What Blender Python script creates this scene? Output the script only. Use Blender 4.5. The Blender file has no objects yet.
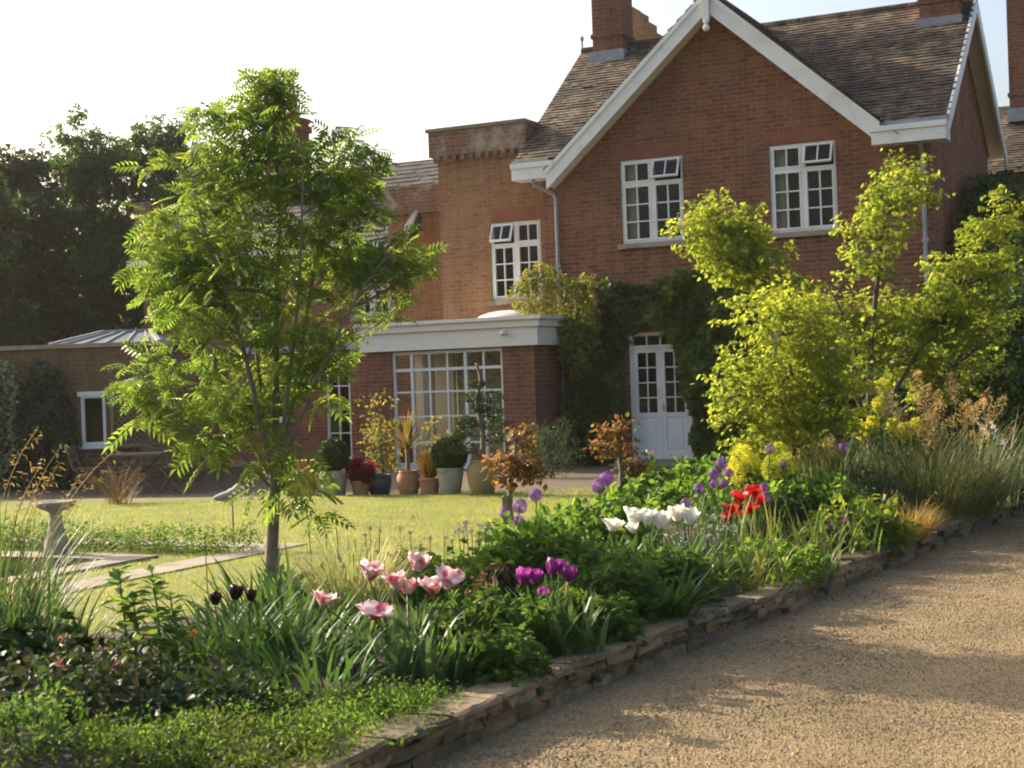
import bpy, math, random
import numpy as np
from math import radians, sin, cos, pi
from mathutils import Matrix, Vector

scene = bpy.context.scene
col = scene.collection
RNG = np.random.default_rng(7)
random.seed(7)

# ------------------------------------------------------------------ camera
F = 1500.0; CH = 1.6; ROLL = radians(2.0); PITCH = -6/1500
cr = np.array([cos(ROLL), 0, -sin(ROLL)]); cu0 = np.array([sin(ROLL), 0, cos(ROLL)]); fw0 = np.array([0, 1.0, 0])
fw = fw0*cos(PITCH) + cu0*sin(PITCH); cu = cu0*cos(PITCH) - fw0*sin(PITCH)
CO = np.array([0, 0, CH])
camd = bpy.data.cameras.new('camera'); cam = bpy.data.objects.new('camera', camd); col.objects.link(cam)
camd.sensor_width = 36; camd.lens = F/1024*36; camd.clip_start = .1; camd.clip_end = 2000
bk = -fw
cam.matrix_world = Matrix(((cr[0], cu[0], bk[0], 0), (cr[1], cu[1], bk[1], 0), (cr[2], cu[2], bk[2], CH), (0, 0, 0, 1)))
camd.dof.use_dof = True; camd.dof.focus_distance = 12.0; camd.dof.aperture_fstop = 5.6
scene.camera = cam

# ------------------------------------------------------------------ light
SUN_EL = 25.0
SUN_AZ = np.array([-.80, .60, 0]); SUN_AZ /= np.linalg.norm(SUN_AZ)
w = bpy.data.worlds.new('World'); scene.world = w; w.use_nodes = True
nt = w.node_tree; nt.nodes.clear()
sky = nt.nodes.new('ShaderNodeTexSky'); sky.sky_type = 'NISHITA'; sky.sun_disc = False
sky.sun_elevation = radians(SUN_EL); sky.sun_rotation = math.atan2(SUN_AZ[0], SUN_AZ[1])
sky.air_density = 1.0; sky.dust_density = 6.0; sky.ozone_density = 1.0
bg = nt.nodes.new('ShaderNodeBackground'); bg.inputs[1].default_value = .15
wo = nt.nodes.new('ShaderNodeOutputWorld')
nt.links.new(sky.outputs[0], bg.inputs[0]); nt.links.new(bg.outputs[0], wo.inputs[0])
sd = bpy.data.lights.new('sun', 'SUN'); sd.energy = 5.0; sd.angle = radians(.5); sd.color = (1, .87, .66)
so = bpy.data.objects.new('sun', sd); col.objects.link(so)
to_sun = Vector((SUN_AZ[0]*cos(radians(SUN_EL)), SUN_AZ[1]*cos(radians(SUN_EL)), sin(radians(SUN_EL))))
so.rotation_euler = to_sun.to_track_quat('Z', 'Y').to_euler(); so.location = (-20, 15, 20)
scene.view_settings.view_transform = 'Standard'; scene.view_settings.look = 'None'
scene.view_settings.exposure = 1.02; scene.view_settings.gamma = 1
scene.render.engine = 'CYCLES'
cy = scene.cycles
cy.max_bounces = 7; cy.diffuse_bounces = 3; cy.glossy_bounces = 3; cy.transmission_bounces = 5; cy.transparent_max_bounces = 8
cy.use_denoising = True; cy.caustics_reflective = False; cy.caustics_refractive = False
cy.sample_clamp_indirect = 6; cy.filter_width = 1.9

# ------------------------------------------------------------------ helpers
def ray(px, py): return fw + cr*(px-512)/F + cu*(384-py)/F
def ground(px, py, z=0.0):
    d = ray(px, py); return CO + d*((z-CH)/d[2])
def at(px, py, Y):
    d = ray(px, py); return CO + d*(Y/d[1])

TH = radians(26)
EX = np.array([cos(TH), -sin(TH), 0]); EY = np.array([sin(TH), cos(TH), 0])
A0 = np.array([6.68, 23.5, 0]) - EX*6.7          # left front corner of the gabled house, on the ground
def H(x, y, z=0): return A0 + EX*x + EY*y + np.array([0, 0, z])

class MB:
    def __init__(s): s.v = []; s.f = []; s.n = 0
    def add(s, v, f, m=0):
        v = np.asarray(v, float).reshape(-1, 3)
        if len(f):
            if isinstance(f, np.ndarray): s.f.append((f + s.n, m))
            else:
                by = {}
                for q in f: by.setdefault(len(q), []).append(q)
                for k, L in by.items(): s.f.append((np.array(L) + s.n, m))
        s.v.append(v); s.n += len(v); return s
    def box(s, x0, x1, y0, y1, z0, z1, m=0):
        v = [(x, y, z) for z in (z0, z1) for y in (y0, y1) for x in (x0, x1)]
        return s.add(v, [(0, 2, 3, 1), (4, 5, 7, 6), (0, 1, 5, 4), (2, 6, 7, 3), (0, 4, 6, 2), (1, 3, 7, 5)], m)
    def prism(s, poly, fn, t0, t1, m=0):
        n = len(poly)
        v = [fn(a, b, t0) for a, b in poly] + [fn(a, b, t1) for a, b in poly]
        f = [tuple(range(n))[::-1], tuple(range(n, 2*n))] + [(i, (i+1) % n, n+(i+1) % n, n+i) for i in range(n)]
        return s.add(v, f, m)
    def bar(s, a, b, w, h=None, m=0, up=(0, 0, 1)):
        a = np.array(a, float); b = np.array(b, float); h = h or w
        d = (b-a)/np.linalg.norm(b-a); u = np.array(up, float)
        if abs(d@u) > .95: u = np.array([1., 0, 0])
        x = np.cross(d, u); x /= np.linalg.norm(x); z = np.cross(x, d)
        v = [p + x*w/2*i + z*h/2*j for p in (a, b) for j in (-1, 1) for i in (-1, 1)]
        return s.add(v, [(0, 1, 3, 2), (4, 6, 7, 5), (0, 4, 5, 1), (2, 3, 7, 6), (0, 2, 6, 4), (1, 5, 7, 3)], m)
    def tube(s, pts, rad, seg=8, m=0, caps=True):
        P = np.array(pts, float); n = len(P)
        R = np.full(n, rad) if np.isscalar(rad) else np.array(rad, float)
        T = np.gradient(P, axis=0); T /= np.linalg.norm(T, axis=1)[:, None] + 1e-9
        u = np.array([1., 0, 0]) if abs(T[0][0]) < .9 else np.array([0, 1., 0])
        vs = []
        a = np.arange(seg)*2*pi/seg
        for i in range(n):
            x = np.cross(T[i], u); x /= np.linalg.norm(x)+1e-9; y = np.cross(x, T[i]); u = -np.cross(x, T[i]) if False else y
            u = y
            vs.append(P[i] + R[i]*(np.cos(a)[:, None]*x + np.sin(a)[:, None]*y))
        f = [(i*seg+j, i*seg+(j+1) % seg, (i+1)*seg+(j+1) % seg, (i+1)*seg+j) for i in range(n-1) for j in range(seg)]
        if caps: f += [tuple(range(seg))[::-1], tuple(range((n-1)*seg, n*seg))]
        return s.add(np.concatenate(vs), f, m)
    def lathe(s, prof, c=(0, 0, 0), seg=24, m=0, wob=0):
        vs = []; a = np.arange(seg)*2*pi/seg
        for r, z in prof:
            rr = r*(1+wob*np.sin(3*a+z*9))
            vs.append(np.stack([c[0]+rr*np.cos(a), c[1]+rr*np.sin(a), np.full(seg, c[2]+z)], 1))
        n = len(prof)
        f = [(i*seg+j, i*seg+(j+1) % seg, (i+1)*seg+(j+1) % seg, (i+1)*seg+j) for i in range(n-1) for j in range(seg)]
        f += [tuple(range(seg))[::-1], tuple(range((n-1)*seg, n*seg))]
        return s.add(np.concatenate(vs), f, m)
    def ell(s, c, r, seg=16, rings=8, m=0, noise=0):
        prof = []
        vs = []; a = np.arange(seg)*2*pi/seg
        for i in range(rings+1):
            t = pi*i/rings; k = max(sin(t), .02)
            vs.append(np.stack([c[0]+r[0]*k*np.cos(a), c[1]+r[1]*k*np.sin(a), np.full(seg, c[2]-r[2]*cos(t))], 1))
        V = np.concatenate(vs)
        if noise: V += RNG.normal(0, noise, V.shape)
        f = [(i*seg+j, i*seg+(j+1) % seg, (i+1)*seg+(j+1) % seg, (i+1)*seg+j) for i in range(rings) for j in range(seg)]
        f += [tuple(range(seg))[::-1], tuple(range(rings*seg, (rings+1)*seg))]
        return s.add(V, f, m)
    def inst(s, tmpl, P, D, N, S, m=0):
        """leaf template (verts, faces) set at P, growing along D, facing N, size S"""
        tv, tf = tmpl; P = np.asarray(P, float); n = len(P)
        if n == 0: return s
        D = np.asarray(D, float); D = D/(np.linalg.norm(D, axis=1)[:, None]+1e-9)
        N = np.asarray(N, float); X = np.cross(D, N); X /= np.linalg.norm(X, axis=1)[:, None]+1e-9
        Z = np.cross(X, D); S = np.broadcast_to(np.asarray(S, float), (n,))
        t = np.asarray(tv, float); k = len(t)
        V = P[:, None, :] + S[:, None, None]*(t[None, :, 0:1]*X[:, None] + t[None, :, 1:2]*D[:, None] + t[None, :, 2:3]*Z[:, None])
        tf = np.array(tf)
        Fc = (tf[None] + (np.arange(n)*k)[:, None, None]).reshape(-1, tf.shape[1])
        return s.add(V.reshape(-1, 3), Fc, m)
    def blades(s, P, az, L, lean, droop, width, seg=4, m=0, tip=.12, belly=.45, side=None):
        P = np.asarray(P, float); n = len(P)
        if n == 0: return s
        bc = lambda a: np.broadcast_to(np.asarray(a, float), (n,))
        az, L, lean, droop, width = map(bc, (az, L, lean, droop, width))
        h = np.stack([np.cos(az), np.sin(az), np.zeros(n)], 1)
        tw = az + pi/2 if side is None else bc(side)
        sd_ = np.stack([np.cos(tw), np.sin(tw), np.zeros(n)], 1)
        p = P.copy(); rows = []
        for i in range(seg+1):
            t = i/seg
            wd = width*(1-(1-tip)*max(0, (t-belly)/(1-belly))**1.4)*(.6+.4*min(1, t/max(belly, .01)))
            rows.append(p - sd_*wd[:, None]/2); rows.append(p + sd_*wd[:, None]/2)
            an = lean + droop*((i+.5)/seg)**1.6
            p = p + (L/seg)[:, None]*(h*np.sin(an)[:, None] + np.array([0, 0, 1])*np.cos(an)[:, None])
        V = np.stack(rows, 1); k = 2*(seg+1)
        tf = np.array([(2*i, 2*i+1, 2*i+3, 2*i+2) for i in range(seg)])
        Fc = (tf[None] + (np.arange(n)*k)[:, None, None]).reshape(-1, 4)
        s.tips = p
        return s.add(V.reshape(-1, 3), Fc, m)
    def build(s, name, mats, parent=None, smooth=False, loc=None):
        me = bpy.data.meshes.new(name)
        V = np.concatenate(s.v) if s.v else np.zeros((0, 3))
        me.vertices.add(len(V)); me.vertices.foreach_set('co', V.ravel())
        lo = np.concatenate([f.ravel() for f, m in s.f]); tot = np.concatenate([np.full(len(f), f.shape[1]) for f, m in s.f])
        mi = np.concatenate([np.full(len(f), m) for f, m in s.f])
        me.loops.add(len(lo)); me.loops.foreach_set('vertex_index', lo.astype(np.int32))
        me.polygons.add(len(tot)); st = np.concatenate([[0], np.cumsum(tot)[:-1]])
        me.polygons.foreach_set('loop_start', st.astype(np.int32))
        me.update(calc_edges=True)
        me.polygons.foreach_set('material_index', mi.astype(np.int32))
        me.polygons.foreach_set('use_smooth', np.full(len(tot), bool(smooth)))
        if not isinstance(mats, (list, tuple)): mats = [mats]
        for mm in mats: me.materials.append(mm)
        me.update()
        o = bpy.data.objects.new(name, me); col.objects.link(o)
        if parent: o.parent = parent
        if loc is not None: o.location = loc
        return o

def tag(o, label=None, cat=None, group=None, kind=None):
    if label: o['label'] = label
    if cat: o['category'] = cat
    if group: o['group'] = group
    if kind: o['kind'] = kind
    return o
def thing(name, label, cat, loc=(0, 0, 0), rz=0, group=None):
    o = bpy.data.objects.new(name, None); col.objects.link(o); o.empty_display_size = .1
    o.location = tuple(loc); o.rotation_euler = (0, 0, rz)
    return tag(o, label, cat, group)
def copy_tree(o, parent=None):
    c = o.copy(); col.objects.link(c)
    if parent: c.parent = parent
    for ch in list(o.children): copy_tree(ch, c)
    return c
def unit(a): return a/(np.linalg.norm(a, axis=-1, keepdims=True)+1e-9)
def rnd(n): return unit(RNG.normal(size=(n, 3)))
U = lambda a, b, n=None: RNG.uniform(a, b, n)

# ------------------------------------------------------------------ materials
def M(name):
    m = bpy.data.materials.new(name); m.use_nodes = True
    n = m.node_tree.nodes; return m, n, m.node_tree.links, n['Principled BSDF']
def nd(n, t, **kw):
    x = n.new(t)
    for k, v in kw.items():
        if isinstance(k, str) and hasattr(x, k): setattr(x, k, v)
        else: x.inputs[k].default_value = v
    return x
def ramp(n, stops):
    r = n.new('ShaderNodeValToRGB'); e = r.color_ramp.elements
    while len(e) > 1: e.remove(e[0])
    e[0].position = stops[0][0]; e[0].color = (*stops[0][1], 1)
    for p, c in stops[1:]:
        q = e.new(p); q.color = (*c, 1)
    return r
def mixc(n, l, fac, a, b, mode='MIX'):
    x = n.new('ShaderNodeMix'); x.data_type = 'RGBA'; x.blend_type = mode
    for sock, v in ((0, fac), (6, a), (7, b)):
        if hasattr(v, 'is_output'): l.new(v, x.inputs[sock])
        elif sock == 0: x.inputs[0].default_value = v
        else: x.inputs[sock].default_value = (*v, 1)
    return x.outputs[2]
def noise(n, l, co, scale, detail=4, rough=.6):
    x = n.new('ShaderNodeTexNoise'); x.inputs['Scale'].default_value = scale; x.inputs['Detail'].default_value = detail
    x.inputs['Roughness'].default_value = rough
    if co is not None: l.new(co, x.inputs['Vector'])
    return x.outputs['Fac']
def bump(n, l, b, h, s=.3, d=.02):
    x = n.new('ShaderNodeBump'); x.inputs['Strength'].default_value = s; x.inputs['Distance'].default_value = d
    l.new(h, x.inputs['Height']); l.new(x.outputs[0], b.inputs['Normal'])

def mottled(name, c1, c2, scale=6, rough=.7, bs=.2, bd=.01, c3=None, s3=1.5, metal=0):
    m, n, l, b = M(name)
    tc = n.new('ShaderNodeTexCoord').outputs['Object']
    f = noise(n, l, tc, scale, 6)
    r = ramp(n, [(.3, c1), (.7, c2)]); l.new(f, r.inputs[0]); c = r.outputs[0]
    if c3:
        f3 = noise(n, l, tc, s3, 5); r3 = ramp(n, [(.52, (0, 0, 0)), (.66, (1, 1, 1))]); l.new(f3, r3.inputs[0])
        c = mixc(n, l, r3.outputs[0], c, c3)
    l.new(c, b.inputs['Base Color']); b.inputs['Roughness'].default_value = rough; b.inputs['Metallic'].default_value = metal
    f2 = noise(n, l, tc, scale*5, 4)
    bump(n, l, b, f2, bs, bd)
    return m
def plain(name, c, rough=.5, var=.06, bs=.05):
    return mottled(name, tuple(x*(1-var) for x in c), tuple(min(1, x*(1+var)) for x in c), 4, rough, bs, .004)

def leaf(name, stops, trans=.45, tcol=1.5, rough=.5, spec=.22):
    """stops: leaf colours that vary from leaf to leaf"""
    m, n, l, b = M(name)
    g = n.new('ShaderNodeNewGeometry')
    k = len(stops); r = ramp(n, [((i+.5)/k if k > 1 else 0, c) for i, c in enumerate(stops)])
    l.new(g.outputs['Random Per Island'], r.inputs[0])
    co = n.new('ShaderNodeTexCoord').outputs['Object']
    q = ramp(n, [(.34, (.62, .74, .70)), (.52, (1, 1, 1)), (.68, (1.22, 1.12, .95))]); l.new(noise(n, l, co, 2.3, 3), q.inputs[0])
    c = mixc(n, l, 1.0, r.outputs[0], q.outputs[0], 'MULTIPLY')
    l.new(c, b.inputs['Base Color']); b.inputs['Roughness'].default_value = rough
    b.inputs['Specular IOR Level'].default_value = spec
    t = n.new('ShaderNodeBsdfTranslucent')
    tc = mixc(n, l, 1.0, c, (tcol*1.12, tcol*1.06, tcol*.72), 'MULTIPLY')
    l.new(tc, t.inputs['Color'])
    mx = n.new('ShaderNodeMixShader'); mx.inputs[0].default_value = trans
    l.new(b.outputs[0], mx.inputs[1]); l.new(t.outputs[0], mx.inputs[2])
    l.new(mx.outputs[0], n['Material Output'].inputs[0])
    return m
def petal(name, stops, trans=.4, streak=None):
    m, n, l, b = M(name)
    g = n.new('ShaderNodeNewGeometry'); tc = n.new('ShaderNodeTexCoord').outputs['Object']
    r = ramp(n, [((i+.5)/len(stops), c) for i, c in enumerate(stops)]); l.new(g.outputs['Random Per Island'], r.inputs[0]); c = r.outputs[0]
    if streak:
        f = noise(n, l, tc, streak[1], 3); q = ramp(n, [(.46, (0, 0, 0)), (.6, (1, 1, 1))]); l.new(f, q.inputs[0])
        c = mixc(n, l, q.outputs[0], c, streak[0])
    l.new(c, b.inputs['Base Color']); b.inputs['Roughness'].default_value = .5
    t = n.new('ShaderNodeBsdfTranslucent'); l.new(c, t.inputs['Color'])
    mx = n.new('ShaderNodeMixShader'); mx.inputs[0].default_value = trans
    l.new(b.outputs[0], mx.inputs[1]); l.new(t.outputs[0], mx.inputs[2]); l.new(mx.outputs[0], n['Material Output'].inputs[0])
    return m

def brick(name, c1, c2, mortar, bw=.225, rh=.075, soot=(.12, .09, .07), sfac=.35, pale=None):
    m, n, l, b = M(name)
    tc = n.new('ShaderNodeTexCoord').outputs['Object']
    sx = n.new('ShaderNodeSeparateXYZ'); l.new(tc, sx.inputs[0])
    ad = nd(n, 'ShaderNodeMath', operation='ADD'); l.new(sx.outputs[0], ad.inputs[0]); l.new(sx.outputs[1], ad.inputs[1])
    cb = n.new('ShaderNodeCombineXYZ'); l.new(ad.outputs[0], cb.inputs[0]); l.new(sx.outputs[2], cb.inputs[1])
    nz = n.new('ShaderNodeTexNoise'); nz.inputs['Scale'].default_value = 9; l.new(tc, nz.inputs['Vector'])
    wob = n.new('ShaderNodeVectorMath'); wob.operation = 'MULTIPLY_ADD'
    l.new(nz.outputs['Color'], wob.inputs[0]); wob.inputs[1].default_value = (.012, .012, 0); l.new(cb.outputs[0], wob.inputs[2])
    bt = n.new('ShaderNodeTexBrick'); l.new(wob.outputs[0], bt.inputs['Vector'])
    bt.inputs['Scale'].default_value = 1; bt.inputs['Brick Width'].default_value = bw; bt.inputs['Row Height'].default_value = rh
    bt.inputs['Mortar Size'].default_value = .011; bt.inputs['Mortar Smooth'].default_value = .25; bt.inputs['Bias'].default_value = 0
    bt.inputs['Color1'].default_value = (*c1, 1); bt.inputs['Color2'].default_value = (*c2, 1); bt.inputs['Mortar'].default_value = (*mortar, 1)
    c = bt.outputs['Color']
    f = noise(n, l, tc, 1.1, 7, .65); r = ramp(n, [(.42, (0, 0, 0)), (.7, (1, 1, 1))]); l.new(f, r.inputs[0])
    k = nd(n, 'ShaderNodeMath', operation='MULTIPLY'); l.new(r.outputs[0], k.inputs[0]); k.inputs[1].default_value = sfac
    c = mixc(n, l, k.outputs[0], c, soot)
    f2 = noise(n, l, tc, 14, 3)
    r2 = ramp(n, [(.3, (.72, .72, .72)), (.7, (1.18, 1.15, 1.1))]); l.new(f2, r2.inputs[0])
    c = mixc(n, l, .8, c, r2.outputs[0], 'MULTIPLY')
    mp = n.new('ShaderNodeMapping'); mp.inputs['Scale'].default_value = (2.6, 2.6, .35); l.new(tc, mp.inputs[0])
    r4 = ramp(n, [(.34, (.78, .76, .74)), (.54, (1, 1, 1)), (.72, (1.1, 1.08, 1.04))]); l.new(noise(n, l, mp.outputs[0], 1.6, 5), r4.inputs[0])
    c = mixc(n, l, 1, c, r4.outputs[0], 'MULTIPLY')
    if pale:
        f3 = noise(n, l, tc, 1.7, 6, .7); r3 = ramp(n, [(.5, (0, 0, 0)), (.62, (1, 1, 1))]); l.new(f3, r3.inputs[0])
        c = mixc(n, l, r3.outputs[0], c, pale)
    l.new(c, b.inputs['Base Color']); b.inputs['Roughness'].default_value = .9; b.inputs['Specular IOR Level'].default_value = .15
    bp = n.new('ShaderNodeBump'); bp.inputs['Strength'].default_value = .6; bp.inputs['Distance'].default_value = .006; bp.invert = True
    l.new(bt.outputs['Fac'], bp.inputs['Height']); l.new(bp.outputs[0], b.inputs['Normal'])
    return m

def tiles_mat(name, stops, lichen):
    m, n, l, b = M(name)
    g = n.new('ShaderNodeNewGeometry'); tc = n.new('ShaderNodeTexCoord').outputs['Object']
    k = len(stops); r = ramp(n, [((i+.5)/k, c) for i, c in enumerate(stops)]); l.new(g.outputs['Random Per Island'], r.inputs[0])
    f = noise(n, l, tc, 3.5, 7, .7); q = ramp(n, [(.49, (0, 0, 0)), (.60, (1, 1, 1))]); l.new(f, q.inputs[0])
    c = mixc(n, l, q.outputs[0], r.outputs[0], lichen)
    f2 = noise(n, l, tc, .9, 4); q2 = ramp(n, [(.35, (.55, .55, .55)), (.65, (1.15, 1.1, 1.05))]); l.new(f2, q2.inputs[0])
    c = mixc(n, l, 1, c, q2.outputs[0], 'MULTIPLY')
    l.new(c, b.inputs['Base Color']); b.inputs['Roughness'].default_value = .85
    bump(n, l, b, noise(n, l, tc, 40), .3, .006)
    return m

def glass(name, tint=(.8, .85, .85)):
    m, n, l, b = M(name)
    n.remove(b)
    t = n.new('ShaderNodeBsdfTransparent'); t.inputs[0].default_value = (*tint, 1)
    g = n.new('ShaderNodeBsdfGlossy'); g.inputs['Roughness'].default_value = .02
    fr = n.new('ShaderNodeFresnel'); fr.inputs[0].default_value = 1.45
    tc = n.new('ShaderNodeTexCoord').outputs['Object']
    bp = n.new('ShaderNodeBump'); bp.inputs['Strength'].default_value = .12; bp.inputs['Distance'].default_value = .02
    l.new(noise(n, l, tc, 2.5, 1), bp.inputs['Height']); l.new(bp.outputs[0], g.inputs['Normal'])
    mx = n.new('ShaderNodeMixShader'); l.new(fr.outputs[0], mx.inputs[0]); l.new(t.outputs[0], mx.inputs[1]); l.new(g.outputs[0], mx.inputs[2])
    l.new(mx.outputs[0], n['Material Output'].inputs[0])
    return m

m_brick = brick('red_brick', (.29, .108, .060), (.17, .058, .038), (.25, .165, .11), sfac=.4)
m_tower = brick('orange_brick', (.325, .165, .082), (.24, .11, .06), (.28, .195, .125), sfac=.22, soot=(.22, .13, .08))
m_parapet = brick('weathered_brick', (.25, .12, .08), (.19, .09, .062), (.24, .19, .145), sfac=.3, pale=(.33, .28, .23))
m_out = brick('dull_brick', (.21, .125, .065), (.17, .095, .05), (.2, .15, .105), sfac=.4)
m_chim = brick('chimney_brick', (.25, .10, .062), (.18, .07, .045), (.2, .14, .10), sfac=.45)
m_stepb = brick('ochre_brick', (.42, .25, .12), (.34, .17, .08), (.36, .28, .18), sfac=.3)
m_roof = tiles_mat('clay_roof_tiles', [(.055, .036, .027), (.092, .055, .037), (.034, .028, .024), (.125, .076, .048), (.068, .048, .036)], (.19, .155, .10))
m_slate = tiles_mat('slate', [(.04, .038, .04), (.06, .055, .055), (.03, .028, .03)], (.09, .08, .065))
m_white = mottled('white_paint', (.80, .80, .79), (.72, .72, .69), 2.2, .45, .12, .003, c3=(.66, .66, .61), s3=2.8)
m_offw = plain('cream_paint', (.74, .71, .64), .5, .04)
m_lead = mottled('lead', (.20, .22, .26), (.30, .32, .36), 8, .5, .1)
m_pipe = plain('grey_pipe', (.27, .29, .31), .45)
m_stone = mottled('sandstone', (.36, .31, .23), (.27, .23, .17), 9, .85, .4, .01, c3=(.17, .16, .11), s3=5)
m_glass = glass('window_glass')
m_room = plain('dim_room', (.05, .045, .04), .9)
m_curt = plain('curtain_cloth', (.62, .58, .44), .9)
m_curtp = mottled('patterned_curtain', (.72, .64, .46), (.27, .23, .13), 11, .9)
m_cream = plain('cream_plaster', (.72, .62, .44), .8)
m_black = plain('black_plastic', (.025, .025, .028), .95)
m_metal = plain('handle_brass', (.5, .4, .2), .3)

# leaf templates
def T(v, f): return (np.array(v, float), f)
L_simple = T([(0, 0, 0), (.26, .45, .07), (0, 1, -.06), (-.26, .45, .07)], [(0, 1, 2, 3)])
L_broad = T([(0, 0, 0), (.36, .32, .05), (.28, .72, .03), (0, 1, -.08), (-.28, .72, .03), (-.36, .32, .05)], [(0, 1, 2, 3), (0, 3, 4, 5)])
L_narrow = T([(0, 0, 0), (.11, .4, .03), (0, 1, -.14), (-.11, .4, .03)], [(0, 1, 2, 3)])
def _pinnate(pairs=5, ll=.44, lw=.062):
    v = []; f = []
    def leaflet(p, d, L, w):
        d = np.array(d)/np.linalg.norm(d); s_ = np.array([-d[1], d[0], 0]); p = np.array(p)
        k = len(v); z = np.array([0, 0, 1])
        v.extend([p, p+d*L*.45+s_*w+z*.025, p+d*L-z*.07, p+d*L*.45-s_*w+z*.025]); f.append((k, k+1, k+2, k+3))
    for i in range(pairs):
        t = .2+.68*i/(pairs-1); zz = -.22*t*t
        L = ll*(1-.45*abs(t-.5))
        leaflet((0, t, zz), (1, .55, 0), L, lw); leaflet((0, t, zz), (-1, .55, 0), L, lw)
    leaflet((0, .92, -.19), (0, 1, -.1), ll*.85, lw)
    k = len(v); v.extend([(-.012, 0, 0), (.012, 0, 0), (.008, .92, -.19), (-.008, .92, -.19)]); f.append((k, k+1, k+2, k+3))
    return T(v, f)
L_pinn = _pinnate()
def _palm(n=5, spread=2.2):
    v = []; f = []
    for i in range(n):
        a = (i-(n-1)/2)*spread/(n-1); L = 1-.28*abs(a); d = np.array([sin(a), cos(a), 0]); s_ = np.array([d[1], -d[0], 0]); k = len(v)
        v.extend([np.zeros(3), d*L*.5+s_*.15+np.array([0, 0, .05]), d*L-np.array([0, 0, .12]), d*L*.5-s_*.15+np.array([0, 0, .05])]); f.append((k, k+1, k+2, k+3))
    return T(v, f)
L_palm = _palm()
L_spr = _palm(4, 2.6)

def lump(d, k):
    """low-frequency lumpiness of a crown, by direction"""
    return 1 + .13*np.sin(3.1*d[:, 0]*2+k) + .11*np.sin(4.3*d[:, 1]*2+1.7*k) + .10*np.sin(5.2*d[:, 2]*2+2.3*k)
def cloud(n, c, r, shell=.55, zmin=-9, k=0.):
    d = rnd(n); rad = (shell + (1-shell)*RNG.random(n)**.6)*lump(d, k)
    p = np.array(c) + d*np.array(r)*rad[:, None]
    ok = p[:, 2] > zmin
    return p[ok], d[ok]
def leaves_at(mb, tmpl, P, Out, size, droop=.3, out=.6, up=.7, jit=.7, m=0, sv=.3):
    n = len(P)
    D = unit(Out*out + rnd(n)*jit + np.array([0, 0, -droop])); N = unit(np.array([0, 0, up]) + Out*.5 + rnd(n)*.55)
    mb.inst(tmpl, P, D, N, size*U(1-sv, 1+sv, n), m)
def clumpy(mb, tmpl, ells, nclump, per, cr_, size, flat=.6, shell=.5, droop=.3, zmin=-9, m=0, jit=.7, spray=0):
    """leaf clumps spread through a set of ellipsoids: light and dark clumps with gaps between"""
    vol = np.array([e[1][0]*e[1][1]*e[1][2] for e in ells])**.7; vol /= vol.sum(); cents = []
    for (c, r), q in zip(ells, vol):
        p, d = cloud(max(2, int(nclump*q)), c, r, shell, zmin, k=c[0]*3)
        cents.append(p)
        k = len(p)*per
        off = rnd(k)*(RNG.random(k)**.5)[:, None]*cr_*np.array([1, 1, flat])*np.repeat(U(.6, 1.3, len(p)), per)[:, None]
        if spray:
            ax = unit(d*np.array([1, 1, .5])+np.array([0, 0, .28])+rnd(len(p))*.55); ax = np.repeat(ax*(spray*U(.5, 1.3, len(p)))[:, None], per, 0)
            tt = U(-.35, 1, k)[:, None]; off = ax*tt + RNG.normal(0, 1, (k, 3))*np.array([1, 1, flat])*cr_*(1.05-.75*np.abs(tt))
        PP = np.repeat(p, per, 0)+off
        leaves_at(mb, tmpl, PP, unit(np.repeat(d, per, 0)*.6+unit(off)*.7), size, droop, m=m, jit=jit)
    return np.concatenate(cents)
def twigs(mb, skel, targets, r0=.012, r1=.004, m=0, drop=.25, seg=5):
    """a bent twig from the nearest lower point of a stem to each clump"""
    S = np.concatenate([np.array(p) for p, r in skel])
    for t in targets:
        d = np.linalg.norm(S-t, axis=1) + 2.0*np.maximum(0, S[:, 2]-t[2]+drop*np.linalg.norm((S-t)[:, :2], axis=1))
        a = S[d.argmin()]; mid = a*.45+t*.55+np.array([0, 0, -.06*np.linalg.norm(t-a)])+RNG.normal(0, .02, 3)
        q = np.linspace(0, 1, 4)[:, None]; P = (1-q)**2*a + 2*q*(1-q)*mid + q*q*t
        mb.tube(P, np.linspace(r0, r1, 4), seg, m, caps=False)
def spline(pts, n=10):
    P = np.array(pts, float); t = np.linspace(0, len(P)-1, n); i = np.clip(t.astype(int), 0, len(P)-2); f = (t-i)[:, None]
    Pm = P[np.clip(i-1, 0, None)]; P0 = P[i]; P1 = P[i+1]; P2 = P[np.clip(i+2, None, len(P)-1)]
    return .5*((2*P0)+(-Pm+P1)*f+(2*Pm-5*P0+4*P1-P2)*f**2+(-Pm+3*P0-3*P1+P2)*f**3)

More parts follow.
